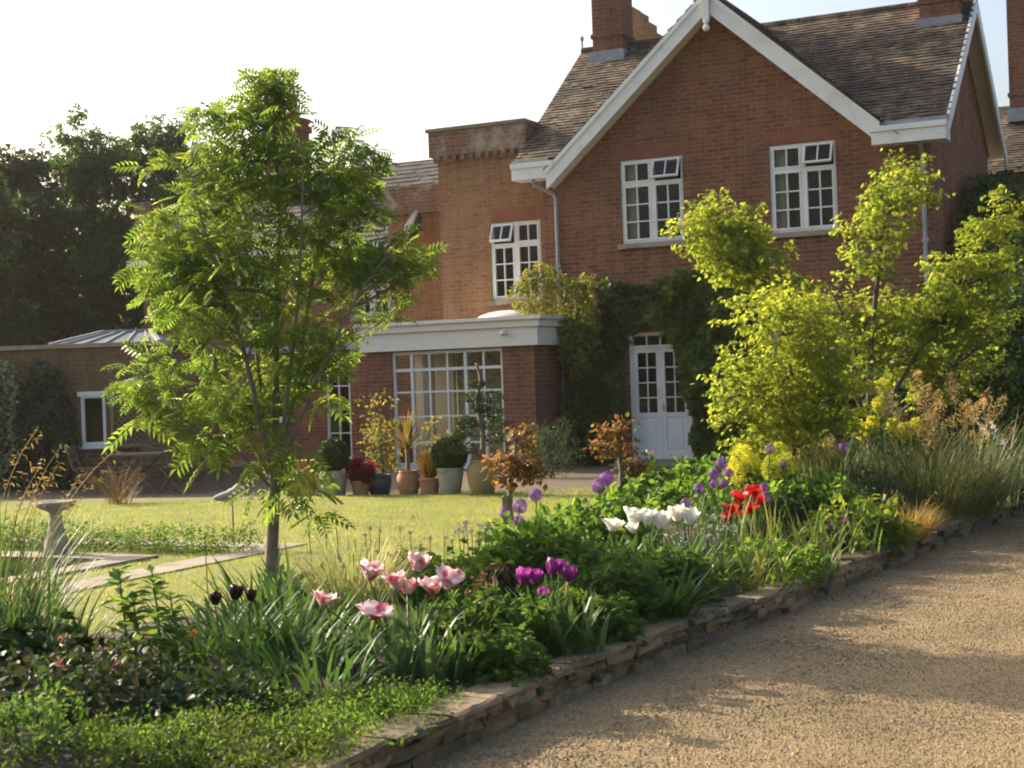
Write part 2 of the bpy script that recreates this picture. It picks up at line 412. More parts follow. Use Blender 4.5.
# ------------------------------------------------------------------ setting: ground, drive, lawn, bed, terrace
m_earth = mottled('earth', (.075, .06, .04), (.05, .06, .025), 2, .95, .3, .02)
def gravel_mat():
    m, n, l, b = M('gravel'); tc = n.new('ShaderNodeTexCoord').outputs['Object']
    v = n.new('ShaderNodeTexVoronoi'); v.inputs['Scale'].default_value = 120; l.new(tc, v.inputs['Vector'])
    sx = n.new('ShaderNodeSeparateXYZ'); l.new(v.outputs['Color'], sx.inputs[0])
    r = ramp(n, [(0, (.15, .108, .055)), (.5, (.25, .182, .095)), (1, (.36, .27, .15))]); l.new(sx.outputs[0], r.inputs[0])
    f = noise(n, l, tc, .55, 7, .7); q = ramp(n, [(.32, (.62, .59, .55)), (.5, (.95, .93, .9)), (.68, (1.12, 1.1, 1.06))]); l.new(f, q.inputs[0])
    c = mixc(n, l, 1, r.outputs[0], q.outputs[0], 'MULTIPLY')
    l.new(c, b.inputs['Base Color']); b.inputs['Roughness'].default_value = .85; b.inputs['Specular IOR Level'].default_value = .25
    ad = nd(n, 'ShaderNodeMath', operation='SUBTRACT'); ad.inputs[0].default_value = 1; l.new(v.outputs['Distance'], ad.inputs[1])
    bump(n, l, b, ad.outputs[0], .45, .005)
    return m
m_gravel = gravel_mat()
def lawn_mat():
    m, n, l, b = M('lawn_turf'); tc = n.new('ShaderNodeTexCoord').outputs['Object']
    f = noise(n, l, tc, .9, 6, .65); r = ramp(n, [(.3, (.165, .18, .042)), (.5, (.215, .215, .055)), (.7, (.28, .25, .08))]); l.new(f, r.inputs[0])
    f2 = noise(n, l, tc, 60, 3); q = ramp(n, [(.3, (.7, .7, .7)), (.7, (1.25, 1.2, 1.1))]); l.new(f2, q.inputs[0])
    l.new(mixc(n, l, 1, r.outputs[0], q.outputs[0], 'MULTIPLY'), b.inputs['Base Color']); b.inputs['Roughness'].default_value = .9
    bump(n, l, b, f2, .8, .03)
    return m
m_lawn = lawn_mat()
m_soil = mottled('bed_soil', (.035, .026, .018), (.065, .048, .032), 7, .95, .8, .03)
m_pave = mottled('paving_stone', (.29, .245, .18), (.22, .185, .135), 5, .85, .3, .01, c3=(.15, .14, .10), s3=3)

def sheet(name, poly, z, mat, cut=None):
    mb = MB(); mb.add([(x, y, z) for x, y in poly], [tuple(range(len(poly)))])
    return tag(mb.build(name, mat), kind='structure')
mb = MB(); mb.add([(-119, -60, -.02), (119, -60, -.02), (119, 119, -.02), (-119, 119, -.02)], [(0, 1, 2, 3)])
tag(mb.build('ground', m_earth), kind='structure')
KERB = spline([(-4.2, -1.5), (-2.6, 2.3), (-.44, 6.2), (.29, 7.54), (1.05, 8.74), (1.6, 9.6), (2.67, 11.4), (4.27, 14.03), (5.49, 16.0), (7.6, 18.8), (11, 22)], 90)
drv = [tuple(p) for p in KERB-0.06*0] + [(40, 26), (40, -8), (-4.2, -8)]
# the drive: a gently uneven gridded sheet
sheet('drive', drv, 0.0, m_gravel)
def kerb_x(y): return np.interp(y, KERB[:, 1], KERB[:, 0])
BEDL = spline([(-7.5, 4.0), (-4.4, 7.2), (-2.7, 9.2), (-1.6, 10.6), (-.55, 12.0), (.1, 13.6), (.7, 15.6), (1.5, 17.5), (2.6, 19.4), (6.5, 20.8), (10, 23)], 60)
def bed_x(y): return np.interp(y, BEDL[:, 1], BEDL[:, 0])
# planting bed: a mounded strip of soil between kerb and lawn
def soil_z(x, y):
    t = np.clip((kerb_x(y)-x)/np.maximum(kerb_x(y)-bed_x(y), .3), 0, 1)
    return .11 + .12*np.sin(t*pi)**.8
mb = MB(); ys = np.linspace(3.0, 22, 120); rows = []
for y in ys:
    xs = np.linspace(bed_x(y)-.05, kerb_x(y)-.12, 14); rows.append(np.stack([xs, np.full(14, y), soil_z(xs, y)+RNG.normal(0, .012, 14)], 1))
V = np.concatenate(rows)
mb.add(V, [(i*14+j, i*14+j+1, (i+1)*14+j+1, (i+1)*14+j) for i in range(119) for j in range(13)])
tag(mb.build('bed_soil', m_soil, smooth=True), kind='structure')
LZ = .08
sheet('lawn', [tuple(p) for p in BEDL[BEDL[:, 1] < 19.6]] + [(1.6, 19.2), (-.2, 19.9), (-3.2, 20.6), (-7.5, 22.0), (-30, 22.5), (-30, 4.0)], LZ, m_lawn)
sheet('terrace', [(1.5, 19.0), (-.2, 19.95), (-3.2, 20.65), (-7.5, 22.05), (-30, 22.55), (-30, 42), (20, 42), (20, 19)], LZ-.035, mottled('terrace_gravel', (.085, .062, .04), (.125, .09, .06), 7, .9, .5, .01))

# pond with stone paving, set square to the house
PO = np.array([-2.0, 14.3]); pu = -EX[:2]; pv = -EY[:2]
def PL(u, v): return tuple(PO + pu*u + pv*v)
def prect(mb, u0, u1, v0, v1, z0, z1, jit=True):
    c = [PL(u0, v0), PL(u1, v0), PL(u1, v1), PL(u0, v1)]
    mb.prism(c, lambda a, b, t: (a, b, t), z0, z1)
mb = MB()
for k in range(13): prect(mb, k*.5+.006, k*.5+.494, 0, .38, LZ-.05, LZ+.012+U(0, .004))
for k in range(9): prect(mb, 0, .40, .39+k*.45, .39+k*.45+.44, LZ-.05, LZ+.012+U(0, .004))
tag(mb.build('path', m_pave), kind='structure')
mb = MB()
for k in range(11): prect(mb, .85+k*.5, .85+k*.5+.49, 1.15, 1.5, LZ-.05, LZ+.022+U(0, .004))
for k in range(6): prect(mb, .85, 1.15, 1.51+k*.4, 1.51+k*.4+.39, LZ-.05, LZ+.022+U(0, .004))
tag(mb.build('pond_coping', m_pave), 'pale stone coping slabs round the dark pond on the lawn', 'pond edge')
def water_mat():
    m, n, l, b = M('pond_water'); b.inputs['Base Color'].default_value = (.012, .016, .008, 1); b.inputs['Roughness'].default_value = .06
    tc = n.new('ShaderNodeTexCoord').outputs['Object']; bump(n, l, b, noise(n, l, tc, 6, 2), .1, .01); return m
mb = MB(); mb.add([(*PL(u, v), LZ+.012) for u, v in ((1.1, 1.45), (6.2, 1.45), (6.2, 3.6), (1.1, 3.6))], [(0, 1, 2, 3)])
tag(mb.build('pond_water', water_mat()), kind='structure')

# lawn grass
m_grass = leaf('lawn_grass', [(.15, .20, .032), (.195, .235, .042), (.25, .25, .058), (.125, .18, .03)], .52, 2.0, .5, .15)
mb = MB(); n = 150000
y = 9 + 11.3*RNG.random(n)**1.1; x = U(-9, 2.2, n)
ok = (x < bed_x(y)+.05)
px_ = 512 + F*(x/y); ok &= (px_ > -40)
q = np.stack([x, y], 1) - PO; uu = q@pu; vv = q@pv
ok &= ~((uu > -.02) & (vv > -.02) & (vv < .40)) & ~((uu > -.02) & (uu < .42) & (vv > 0) & (vv < 4.3)) & ~((uu > .8) & (vv > 1.1) & (vv < 3.7))
x, y = x[ok], y[ok]; n = len(x)
mb.blades(np.stack([x, y, np.full(n, LZ-.002)], 1), U(0, 2*pi, n), U(.018, .045, n), U(.1, .7, n), .4, U(.005, .009, n), seg=1, tip=.2, belly=0)
tag(mb.build('lawn_grass', m_grass), kind='stuff')

# gravel stones
m_peb = tiles_mat('gravel_stones', [(.19, .135, .07), (.29, .208, .11), (.41, .31, .175), (.245, .175, .092), (.145, .105, .058)], (.34, .25, .14))
mb = MB(); n = 110000
y = 5.2 + 12*RNG.random(n)**1.7; x = kerb_x(y) + .0 + RNG.random(n)*(.40*y+1.0 - kerb_x(y)); s_ = U(.003, .0075, n)*(1+.03*y)
px_ = 512+F*x/y; ok = (px_ < 1060) & (x > kerb_x(y)+.02); x, y, s_ = x[ok], y[ok], s_[ok]; n = len(x)
peb = T([(1, 0, 0), (.2, .9, 0), (-.9, .35, 0), (-.5, -.8, 0), (.55, -.75, 0), (.05, .05, .75)], [(0, 1, 5), (1, 2, 5), (2, 3, 5), (3, 4, 5), (4, 0, 5)])
mb.inst(peb, np.stack([x, y, np.full(n, .0)], 1), np.stack([U(-1, 1, n), U(-1, 1, n), np.zeros(n)], 1), np.stack([U(-.25, .25, n), U(-.25, .25, n), np.ones(n)], 1), s_)
tag(mb.build('gravel_stones', m_peb), kind='stuff')

# ------------------------------------------------------------------ low stone edging wall
m_kerb = tiles_mat('edging_stone', [(.19, .12, .055), (.26, .17, .085), (.15, .095, .05), (.29, .20, .11), (.12, .08, .045)], (.10, .085, .04))
m_cap = tiles_mat('cap_stone', [(.22, .16, .09), (.17, .125, .07), (.26, .195, .115)], (.12, .10, .05))
def stone(mb, p, d, L, wd, z0, z1, j=.012, cut=6):
    d = np.array([d[0], d[1], 0.]); nn = np.array([-d[1], d[0], 0.])
    xs = np.linspace(0, L, cut); ring = []
    for i, xx in enumerate(xs):
        e = .85 if i in (0, cut-1) else 1
        for (a, zz) in ((0, z0), (0, z1-.01), (.015, z1), (wd-.015, z1), (wd, z1-.01), (wd, z0)):
            ring.append(np.array([p[0], p[1], 0]) + d*xx + nn*(a+(.5-e/2)*wd*(1 if a < wd/2 else -1)*.3) + np.array([0, 0, zz]) + RNG.normal(0, j, 3)*np.array([1, 1, .45]))
    f = [(i*6+k, i*6+(k+1) % 6, (i+1)*6+(k+1) % 6, (i+1)*6+k) for i in range(cut-1) for k in range(6)] + [tuple(range(6))[::-1], tuple(range((cut-1)*6, cut*6))]
    mb.add(np.array(ring), f)
kt = thing('stone_edging', 'low edging wall of flat rough brown stones between flower border and gravel drive', 'edging')
seg = np.linalg.norm(np.diff(KERB, axis=0), axis=1); arc = np.concatenate([[0], np.cumsum(seg)])
def karc(s): return np.array([np.interp(s, arc, KERB[:, 0]), np.interp(s, arc, KERB[:, 1])])
mb = MB()
for row, (z0, z1) in enumerate(((-.02, .05), (.05, .095), (.095, .135))):
    s = 4.6 - row*.13
    while s < arc[-1]-.6:
        L = U(.14, .42); a = karc(s); b = karc(s+L); d = (b-a)/np.linalg.norm(b-a)
        stone(mb, a+np.array([d[1], -d[0]])*U(-.02, .03), d, L*.97, .24, z0, z1+U(-.004, .006), .009, 5); s += L
mb.build('stone_courses', m_kerb, kt)
mb = MB(); s = 4.4
while s < arc[-1]-.8:
    L = U(.3, .75); a = karc(s); b = karc(s+L); d = (b-a)/np.linalg.norm(b-a)
    stone(mb, a+np.array([d[1], -d[0]])*U(-.005, .025), d, L*.97, U(.19, .27), .135, .165+U(-.008, .012), .008, 6); s += L+U(0, .02)
mb.build('cap_stones', m_cap, kt)

m_moss = leaf('edging_moss', [(.05, .075, .02), (.08, .10, .03), (.04, .06, .02)], .3, 1.2)
mb = MB()
for s in U(4.6, arc[-1]-1, 130):
    a = karc(s); b = karc(s+.1); d = (b-a)/.1; nn = np.array([d[1], -d[0]]); k = int(U(20, 90)); L = U(.03, .12)
    o = RNG.choice([-.03, .0, .22]); z = .168 if o != 0 else U(.02, .15)
    P = np.stack([*(a[:, None]+d[:, None]*RNG.normal(0, L, k)-nn[:, None]*(o+RNG.normal(0, .02, k))), z+np.abs(RNG.normal(0, .012, k))], 1)
    mb.inst(L_simple, P, rnd(k)+np.array([0, 0, .5]), rnd(k)+np.array([nn[0], nn[1], 1.]), U(.012, .026, k))
mb.build('moss', m_moss, kt)
mb = MB(); k = 420; s = U(4.6, arc[-1]-2, k); A = np.array([karc(q) for q in s]); o = np.abs(RNG.normal(0, .28, k))+.04; ang = .85
P = np.stack([A[:, 0]+o*sin(ang), A[:, 1]-o*cos(ang), np.full(k, .012)], 1)
mb.inst(L_simple, P, rnd(k)*np.array([1, 1, .15]), np.tile([0, 0, 1.], (k, 1))+rnd(k)*.35, U(.012, .04, k))
tag(mb.build('fallen_leaves', leaf('dry_leaf', [(.16, .09, .04), (.22, .15, .06), (.10, .09, .03), (.28, .22, .12), (.30, .25, .2)], .2, 1.1)), kind='stuff')
mb = MB(); k = 2200; y = 5.2+9*RNG.random(k)**1.4; o = np.abs(RNG.normal(0, .5, k)); x = kerb_x(y)+.03+o*1.6; P = np.stack([x, y, np.full(k, .0)], 1)
mb.inst(peb, P, np.stack([U(-1, 1, k), U(-1, 1, k), np.zeros(k)], 1), np.stack([U(-.3, .3, k), U(-.3, .3, k), np.ones(k)], 1), U(.008, .016, k))
tag(mb.build('loose_stones', m_peb), kind='stuff')

# ------------------------------------------------------------------ building helpers (local frame: x along the front, y back, z up)
def wall_open(mb, x0, x1, z0, z1, ops, y=0., dep=.12, m=0):
    """a wall face with real openings and their reveals"""
    xs = sorted({x0, x1, *[v for o in ops for v in o[:2]]}); zs = sorted({z0, z1, *[v for o in ops for v in o[2:4]]})
    for i in range(len(xs)-1):
        for j in range(len(zs)-1):
            cx, cz = (xs[i]+xs[i+1])/2, (zs[j]+zs[j+1])/2
            if any(o[0] < cx < o[1] and o[2] < cz < o[3] for o in ops): continue
            mb.add([(xs[i], y, zs[j]), (xs[i+1], y, zs[j]), (xs[i+1], y, zs[j+1]), (xs[i], y, zs[j+1])], [(0, 1, 2, 3)], m)
    for a, b, c, d in [o[:4] for o in ops]:
        mb.add([(a, y, c), (a, y+dep, c), (a, y+dep, d), (a, y, d)], [(0, 1, 2, 3)], m); mb.add([(b, y, c), (b, y, d), (b, y+dep, d), (b, y+dep, c)], [(0, 1, 2, 3)], m)
        mb.add([(a, y, d), (a, y+dep, d), (b, y+dep, d), (b, y, d)], [(0, 1, 2, 3)], m); mb.add([(a, y, c), (b, y, c), (b, y+dep, c), (a, y+dep, c)], [(0, 1, 2, 3)], m)
def grid_bars(mb, x0, x1, z0, z1, nc, nr, y0, y1, b=.022, fr=.04):
    """sash: frame of width fr and glazing bars"""
    mb.box(x0, x0+fr, y0, y1, z0, z1); mb.box(x1-fr, x1, y0, y1, z0, z1)
    mb.box(x0+fr, x1-fr, y0, y1, z0, z0+fr); mb.box(x0+fr, x1-fr, y0, y1, z1-fr, z1)
    for i in range(1, nc):
        x = x0+fr+(x1-x0-2*fr)*i/nc; mb.box(x-b/2, x+b/2, y0+.008, y1-.004, z0+fr, z1-fr)
    for j in range(1, nr):
        z = z0+fr+(z1-z0-2*fr)*j/nr; mb.box(x0+fr, x1-fr, y0+.010, y1-.006, z-b/2, z+b/2)
def casement_window(par, a, b, c, d, y=0., curtain=True, open_right=True, sill=True, rows=3, toph=.29, open_any=True):
    """two-light casement with top lights, one of them propped open; window > pane, sill, curtain, room_interior, top_light"""
    mb = MB(); Y0, Y1 = y+.03, y+.10; f = .045
    mb.box(a, a+f, Y0, Y1, c, d); mb.box(b-f, b, Y0, Y1, c, d); mb.box(a+f, b-f, Y0, Y1, c, c+f); mb.box(a+f, b-f, Y0, Y1, d-f, d)
    mx = (a+b)/2; zt = c+(d-c)*(1-toph)
    mb.box(mx-.035, mx+.035, Y0-.004, Y1, c+f, d-f); mb.box(a+f, mx-.035, Y0-.002, Y1, zt-.025, zt+.025); mb.box(mx+.035, b-f, Y0-.002, Y1, zt-.025, zt+.025)
    for (p, q, isr) in ((a+f, mx-.035, 0), (mx+.035, b-f, 1)):
        grid_bars(mb, p, q, c+f, zt-.025, 2, rows, Y0-.012, Y1-.02, .022, .032)
        if not (open_any and isr == open_right): grid_bars(mb, p, q, zt+.025, d-f, 2, 1, Y0-.012, Y1-.02, .022, .03)
    wdw = mb.build('window', m_white, par)
    g = MB(); g.add([(a+f, y+.07, c+f), (b-f, y+.07, c+f), (b-f, y+.07, zt), (a+f, y+.07, zt)], [(0, 1, 2, 3)])
    cl = (a+f, mx-.035) if open_right else (mx+.035, b-f)
    if not open_any: cl = (a+f, b-f)
    g.add([(cl[0], y+.07, zt), (cl[1], y+.07, zt), (cl[1], y+.07, d-f), (cl[0], y+.07, d-f)], [(0, 1, 2, 3)])
    g.build('pane', m_glass, wdw)
    if open_any:
        p, q = (mx+.035, b-f) if open_right else (a+f, mx-.035)
        o = MB(); grid_bars(o, p, q, -(d-f-zt-.025), 0, 2, 1, -.03, .012, .022, .03)
        o = o.build('top_light', m_white, wdw, loc=(0, y+.02, d-f)); o.rotation_euler.x = radians(-24)
        g2 = MB(); g2.add([(p+.03, -.008, -.02), (q-.03, -.008, -.02), (q-.03, -.008, -(d-f-zt-.05)), (p+.03, -.008, -(d-f-zt-.05))], [(0, 3, 2, 1)])
        bpy.context.view_layer.update(); g2 = g2.build('top_light_pane', m_glass, wdw, loc=(0, y+.02, d-f)); g2.rotation_euler.x = radians(-24)
    if sill:
        s = MB(); s.box(a-.06, b+.08, y-.07, y+.03, c-.085, c-.002); s.build('sill', m_stone, wdw)
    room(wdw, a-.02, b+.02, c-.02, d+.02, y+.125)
    if curtain:
        k = MB(); xs = np.linspace(a+f, a+f+(b-a)*.17, 14); yy = y+.2+.025*np.sin(np.arange(14)*1.9)
        v = [(x_, y_, z_) for z_ in (c, d) for x_, y_ in zip(xs, yy)]
        k.add(v, [(i, i+1, 15+i, 14+i) for i in range(13)]); k.build('curtain', m_curt, wdw, smooth=True)
    return wdw
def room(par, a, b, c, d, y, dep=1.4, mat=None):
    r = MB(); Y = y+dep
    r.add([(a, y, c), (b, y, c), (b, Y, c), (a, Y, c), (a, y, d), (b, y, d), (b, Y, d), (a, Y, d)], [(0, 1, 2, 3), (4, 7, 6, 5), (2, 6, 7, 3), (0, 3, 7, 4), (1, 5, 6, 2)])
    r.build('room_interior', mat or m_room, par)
def tile_slope(mb, org, ud, vd, wid, length, keep, tw=.17, g=.105, th=.009):
    """courses of overlapping clay tiles: each a thin wedge"""
    org, ud, vd = (np.array(q, float) for q in (org, ud, vd)); nn = np.cross(ud, vd); nn /= np.linalg.norm(nn)
    nr = int(length/g)+1; nc = int(wid/tw)+1; V = []
    for j in range(nr):
        for i in range(nc):
            x0 = i*tw + (tw/2 if j % 2 else 0) - tw/2; x1 = min(x0+tw-.004, wid); x0 = max(x0, 0)
            if x1-x0 < .03: continue
            v0 = j*g; v1 = min(v0+g*1.12, length); cpt = org+ud*(x0+x1)/2+vd*(v0+v1)/2
            if not keep(cpt): continue
            t = th+RNG.normal(0, .004); lo = .004
            a = org+ud*x0; b = org+ud*x1
            V.append([a+vd*v0+nn*lo, b+vd*v0+nn*lo, b+vd*v0+nn*(lo+t+.012), a+vd*v0+nn*(lo+t+.012), b+vd*v1+nn*(lo+.004), a+vd*v1+nn*(lo+.004)])
    V = np.array(V); n = len(V)
    tf = np.array([(0, 1, 2, 3), (3, 2, 4, 5)]); tt = np.array([(1, 4, 2), (0, 3, 5)])
    base = (np.arange(n)*6)[:, None, None]
    off = mb.n; mb.add(V.reshape(-1, 3), (tf[None]+base).reshape(-1, 4)); mb.f.append(((tt[None]+base).reshape(-1, 3)+off, 0))
def downpipe(par, pts, name='downpipe'):
    mb = MB(); mb.tube(pts, .034, 10)
    for z in np.arange(.5, 5, 1.5): mb.box(pts[-1][0]-.05, pts[-1][0]+.05, pts[-1][1]-.04, pts[-1][1]+.04, z, z+.06)
    mb.build(name, m_pipe, par)
def chimney(par, x, y, wx, wy, z0, z1, mat, name='chimney', pots=0, base_lead=True):
    mb = MB(); mb.box(x-wx/2, x+wx/2, y-wy/2, y+wy/2, z0, z1)
    mb.box(x-wx/2-.03, x+wx/2+.03, y-wy/2-.03, y+wy/2+.03, z0+.32, z0+.40)
    mb.box(x-wx/2-.05, x+wx/2+.05, y-wy/2-.05, y+wy/2+.05, z1-.3, z1-.15); mb.box(x-wx/2-.03, x+wx/2+.03, y-wy/2-.03, y+wy/2+.03, z1-.08, z1+.02)
    c = mb.build(name, mat, par)
    if base_lead:
        q = MB(); q.box(x-wx/2-.05, x+wx/2+.05, y-wy/2-.06, y+wy/2+.02, z0-.22, z0+.06); q.build('flashing', m_lead, c)
    for i in range(pots):
        q = MB(); q.lathe([(.13, 0), (.15, .05), (.12, .08), (.105, .45), (.13, .47), (.13, .52), (.09, .52), (.09, .3)], (x+(i-(pots-1)/2)*.36, y, z1+.02), 14)
        q.build('chimney_pot', m_terra, c, smooth=True)
    return c
m_terra = mottled('terracotta', (.42, .21, .11), (.34, .16, .085), 7, .85, .2, .006, c3=(.40, .33, .24), s3=4)

# ------------------------------------------------------------------ main gabled house
house = thing('gabled_house', 'tall red brick house with tiled roof and white bargeboards on its front gable', 'house', A0, -TH)
EZ, RZ, RY, OV = 5.32, 7.92, 3.0, .34
AX, AZ, GL, GR = 3.24, 7.80, .26, 5.98      # gable apex and feet
W1 = (1.47, 2.60, 3.83, 5.26); W2 = (4.10, 5.20, 3.82, 5.26); DO = (1.52, 2.62, .12, 2.30); W3 = (4.05, 5.2, 1.0, 2.3)
mb = MB()
wall_open(mb, 0, 6.7, -.05, EZ, [W1, W2, DO, W3])
mb.add([(GL, 0, EZ), (GR, 0, EZ), (AX, 0, AZ-.02)], [(0, 1, 2)])
BY, BZ = 5.9, 5.75
side = [(0, -.05), (BY, -.05), (BY, BZ), (RY, RZ-.05), (0, EZ)]
for xx in (0, 6.7): mb.add([(xx, a, b) for a, b in side], [(0, 1, 2, 3, 4)])
mb.add([(0, BY, -.05), (6.7, BY, -.05), (6.7, BY, BZ), (0, BY, BZ)], [(0, 1, 2, 3)])
mb.build('wall', m_brick, house)
# brick arches over windows
m_rub = plain('rubbed_brick', (.225, .082, .05), .9, .25)
for a, b, c, d in (W1, W2):
    mb = MB()
    for i in range(18):
        x0 = a-.06+(b-a+.12)*i/18; mb.box(x0+.004, x0+(b-a+.12)/18-.004, -.006, .02, d+.01, d+.235)
    mb.build('window_arch', m_rub, house)
casement_window(house, *W1); casement_window(house, *W2); casement_window(house, *W3, open_any=False, curtain=False)
# french doors with fanlight
def french_door(par):
    a, b, c, d = DO; y = .05; zt = 2.03
    fr = MB(); fr.box(a, a+.06, y-.03, y+.07, c, d); fr.box(b-.06, b, y-.03, y+.07, c, d); fr.box(a+.06, b-.06, y-.03, y+.07, d-.06, d); fr.box(a+.06, b-.06, y-.03, y+.07, zt, zt+.05)
    for i in range(1, 4): xx = a+.06+(b-a-.12)*i/4; fr.box(xx-.012, xx+.012, y, y+.04, zt+.05, d-.06)
    door = fr.build('french_door', m_white, par)
    mx = (a+b)/2
    for p, q in ((a+.062, mx-.002), (mx+.002, b-.062)):
        lf = MB(); zm = c+.75
        grid_bars(lf, p, q, zm-.02, zt-.004, 2, 4, y-.015, y+.03, .022, .075)
        lf.box(p, q, y-.015, y+.03, c+.01, c+.13); lf.box(p, p+.075, y-.015, y+.03, c+.13, zm-.02); lf.box(q-.075, q, y-.015, y+.03, c+.13, zm-.02)
        lf.box(p+.075, q-.075, y+.002, y+.02, c+.13, zm-.02); lf.box(p+.12, q-.12, y-.008, y+.004, c+.18, zm-.08)
        L = lf.build('door_leaf', m_white, door)
        g = MB(); g.add([(p+.07, y+.012, zm), (q-.07, y+.012, zm), (q-.07, y+.012, zt-.05), (p+.07, y+.012, zt-.05)], [(0, 1, 2, 3)])
        L2 = g.build('pane', m_glass, door)
    hnd = MB(); hnd.box(mx+.02, mx+.045, y-.03, y-.015, c+.83, c+.97); hnd.tube([(mx+.032, y-.05, c+.92), (mx+.13, y-.05, c+.92)], .009, 8); hnd.build('handle', m_metal, door)
    g = MB(); g.add([(a+.06, y+.02, zt+.05), (b-.06, y+.02, zt+.05), (b-.06, y+.02, d-.06), (a+.06, y+.02, d-.06)], [(0, 1, 2, 3)]); g.build('fanlight_pane', m_glass, door)
    st = MB(); st.box(a-.08, b+.08, -.06, .10, c-.05, c+.005); st.box(a-.25, b+.25, -.5, -.06, -.03, c-.035); st.build('threshold', m_stone, door)
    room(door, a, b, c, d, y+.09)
french_door(house)
# roofs
def main_z(y): return EZ + (y+OV)*(RZ-EZ)/(RY+OV)
def gab_z(x): return AZ+.06 - abs(x-AX)*(AZ-5.16)/(AX-GL)
XL, XR = -.42, 7.03
rm = MB(); sl = math.hypot(RY+OV, RZ-EZ); vd = np.array([0, RY+OV, RZ-EZ])/sl
tile_slope(rm, (XL, -OV, EZ), (1, 0, 0), vd, XR-XL, sl, lambda p: p[2] > gab_z(p[0])-.03)
for sgn in (-1, 1):
    hx = (AX-GL)+.05; L = math.hypot(hx, hx*(AZ-5.16)/(AX-GL)); vd2 = np.array([-sgn*hx, 0, hx*(AZ-5.16)/(AX-GL)])/L
    org = np.array([AX+sgn*hx, -OV-.06 if sgn > 0 else 3.2, AZ+.06-hx*(AZ-5.16)/(AX-GL)]); ud = np.array([0, sgn*1., 0])
    tile_slope(rm, org, ud, vd2, 3.26+OV, L, lambda p: p[2] > main_z(p[1])-.03 or p[1] < -OV+.02)
bl = math.hypot(BY+.3-RY, RZ-BZ+.2); vdb = np.array([0, -(BY+.3-RY), RZ-BZ+.2])/bl
tile_slope(rm, (XR, BY+.3, BZ-.2), (-1, 0, 0), vdb, XR-XL, bl, lambda p: True)
# solid decking beneath the tiles
mz = main_z(.06)-.01
rm.add([(XL, -OV, EZ-.01), (GL-.1, -OV, EZ-.01), (GL-.1, .06, mz), (GR+.1, .06, mz), (GR+.1, -OV, EZ-.01), (XR, -OV, EZ-.01), (XR, .06, mz), (XL, .06, mz), (XR, RY, RZ-.01), (XL, RY, RZ-.01), (XL, BY+.3, BZ-.21), (XR, BY+.3, BZ-.21)],
       [(0, 1, 2, 7), (4, 5, 6, 3), (7, 2, 3, 6, 8, 9), (9, 8, 11, 10)])
rm.add([(AX, -OV, AZ+.045), (AX, 3.1, AZ+.045), (GR+.05, -OV, gab_z(GR+.05)-.015), (GR+.05, -.3, gab_z(GR+.05)-.015), (GL-.05, -OV, gab_z(GL-.05)-.015), (GL-.05, -.3, gab_z(GL-.05)-.015)], [(0, 2, 3, 1), (0, 1, 5, 4)])
roof = rm.build('roof', m_roof, house)
rd = MB()
for x_ in np.arange(XL, XR, .33): rd.tube([(x_, RY, RZ-.01), (min(x_+.325, XR), RY, RZ-.01)], .085, 8)
for y_ in np.arange(-OV-.06, 3.0, .33): rd.tube([(AX, y_, AZ+.03), (AX, y_+.325, AZ+.03)], .08, 8)
rd.build('ridge_tiles', m_roof, roof)
# bargeboards, boxed eaves, finial
bb = MB(); y0, y1 = -OV-.04, -OV
def rake(mb, xa, xb, wid, lift, y0, y1):
    za, zb = gab_z(xa)-lift, gab_z(xb)-lift
    mb.prism([(xa, za), (xb, zb), (xb, zb-wid), (xa, za-wid)], lambda a, b, t: (a, t, b), y0, y1)
for xa in (GL-.02, GR+.02):
    rake(bb, xa, AX, .33, .03, y0, y1); rake(bb, xa, AX, .09, .01, y0-.025, y0)
bb.build('bargeboard', m_white, house)
sf = MB()
for xa in (GL-.02, GR+.02):
    za, zb = gab_z(xa)-.31, gab_z(AX)-.31; sf.prism([(xa, za), (AX, zb), (AX, zb+.02), (xa, za+.02)], lambda a, b, t: (a, t, b), -OV+.001, .0)
sf.build('soffit', m_offw, house)
eb = MB()
for xa, xb in ((XL, GL+.12), (GR-.12, XR-.03)):
    eb = MB(); eb.box(xa, xb, -OV-.045, .0, 5.05, 5.25); eb.box(xa-.012, xb+.012, -OV-.075, -.01, 5.25, 5.335); eb.build('boxed_eaves', m_white, house)
for xa, xb in ((XL, GL+.02), (GR-.02, XR)):
    lt = MB(); lt.box(xa, xb, -OV-.02, -OV+.16, 5.337, 5.40); lt.build('gutter_flashing', m_lead, house)
fn = MB(); fn.box(AX-.055, AX+.055, y0-.07, y0-.02, AZ-.45, AZ+.22); fn.lathe([(.03, -.62), (.055, -.59), (.06, -.56), (.045, -.53), (.03, -.51), (.05, -.48), (.05, -.45), (.03, -.44)], (AX, y0-.045, AZ), 14)
fn.build('finial', m_white, house)
# side gable bargeboard, right end
sb = MB()
yz = [(-OV, EZ+.02), (RY, RZ+.02), (BY+.32, BZ-.18)]
for (a, b) in ((0, 1), (1, 2)):
    (ya, za), (yb, zb) = yz[a], yz[b]
    sb.prism([(ya, za), (yb, zb), (yb, zb-.28), (ya, za-.28)], lambda p, q, t: (t, p, q), XR-.04, XR)
sb.build('side_bargeboard', m_white, house)
sf = MB()
for (a, b) in ((0, 1), (1, 2)):
    (ya, za), (yb, zb) = yz[a], yz[b]
    sf.prism([(ya, za-.07), (yb, zb-.07), (yb, zb-.05), (ya, za-.05)], lambda p, q, t: (t, p, q), 6.70, XR-.041)
sf.build('side_soffit', m_offw, house)
downpipe(house, [(-.05, -OV+.05, 5.06), (-.05, -OV+.06, 4.96), (.22, -.06, 4.80), (.27, -.055, 4.72), (.27, -.055, .05)])
downpipe(house, [(6.58, -OV+.05, 5.06), (6.58, -.06, 4.85), (6.58, -.055, .05)])
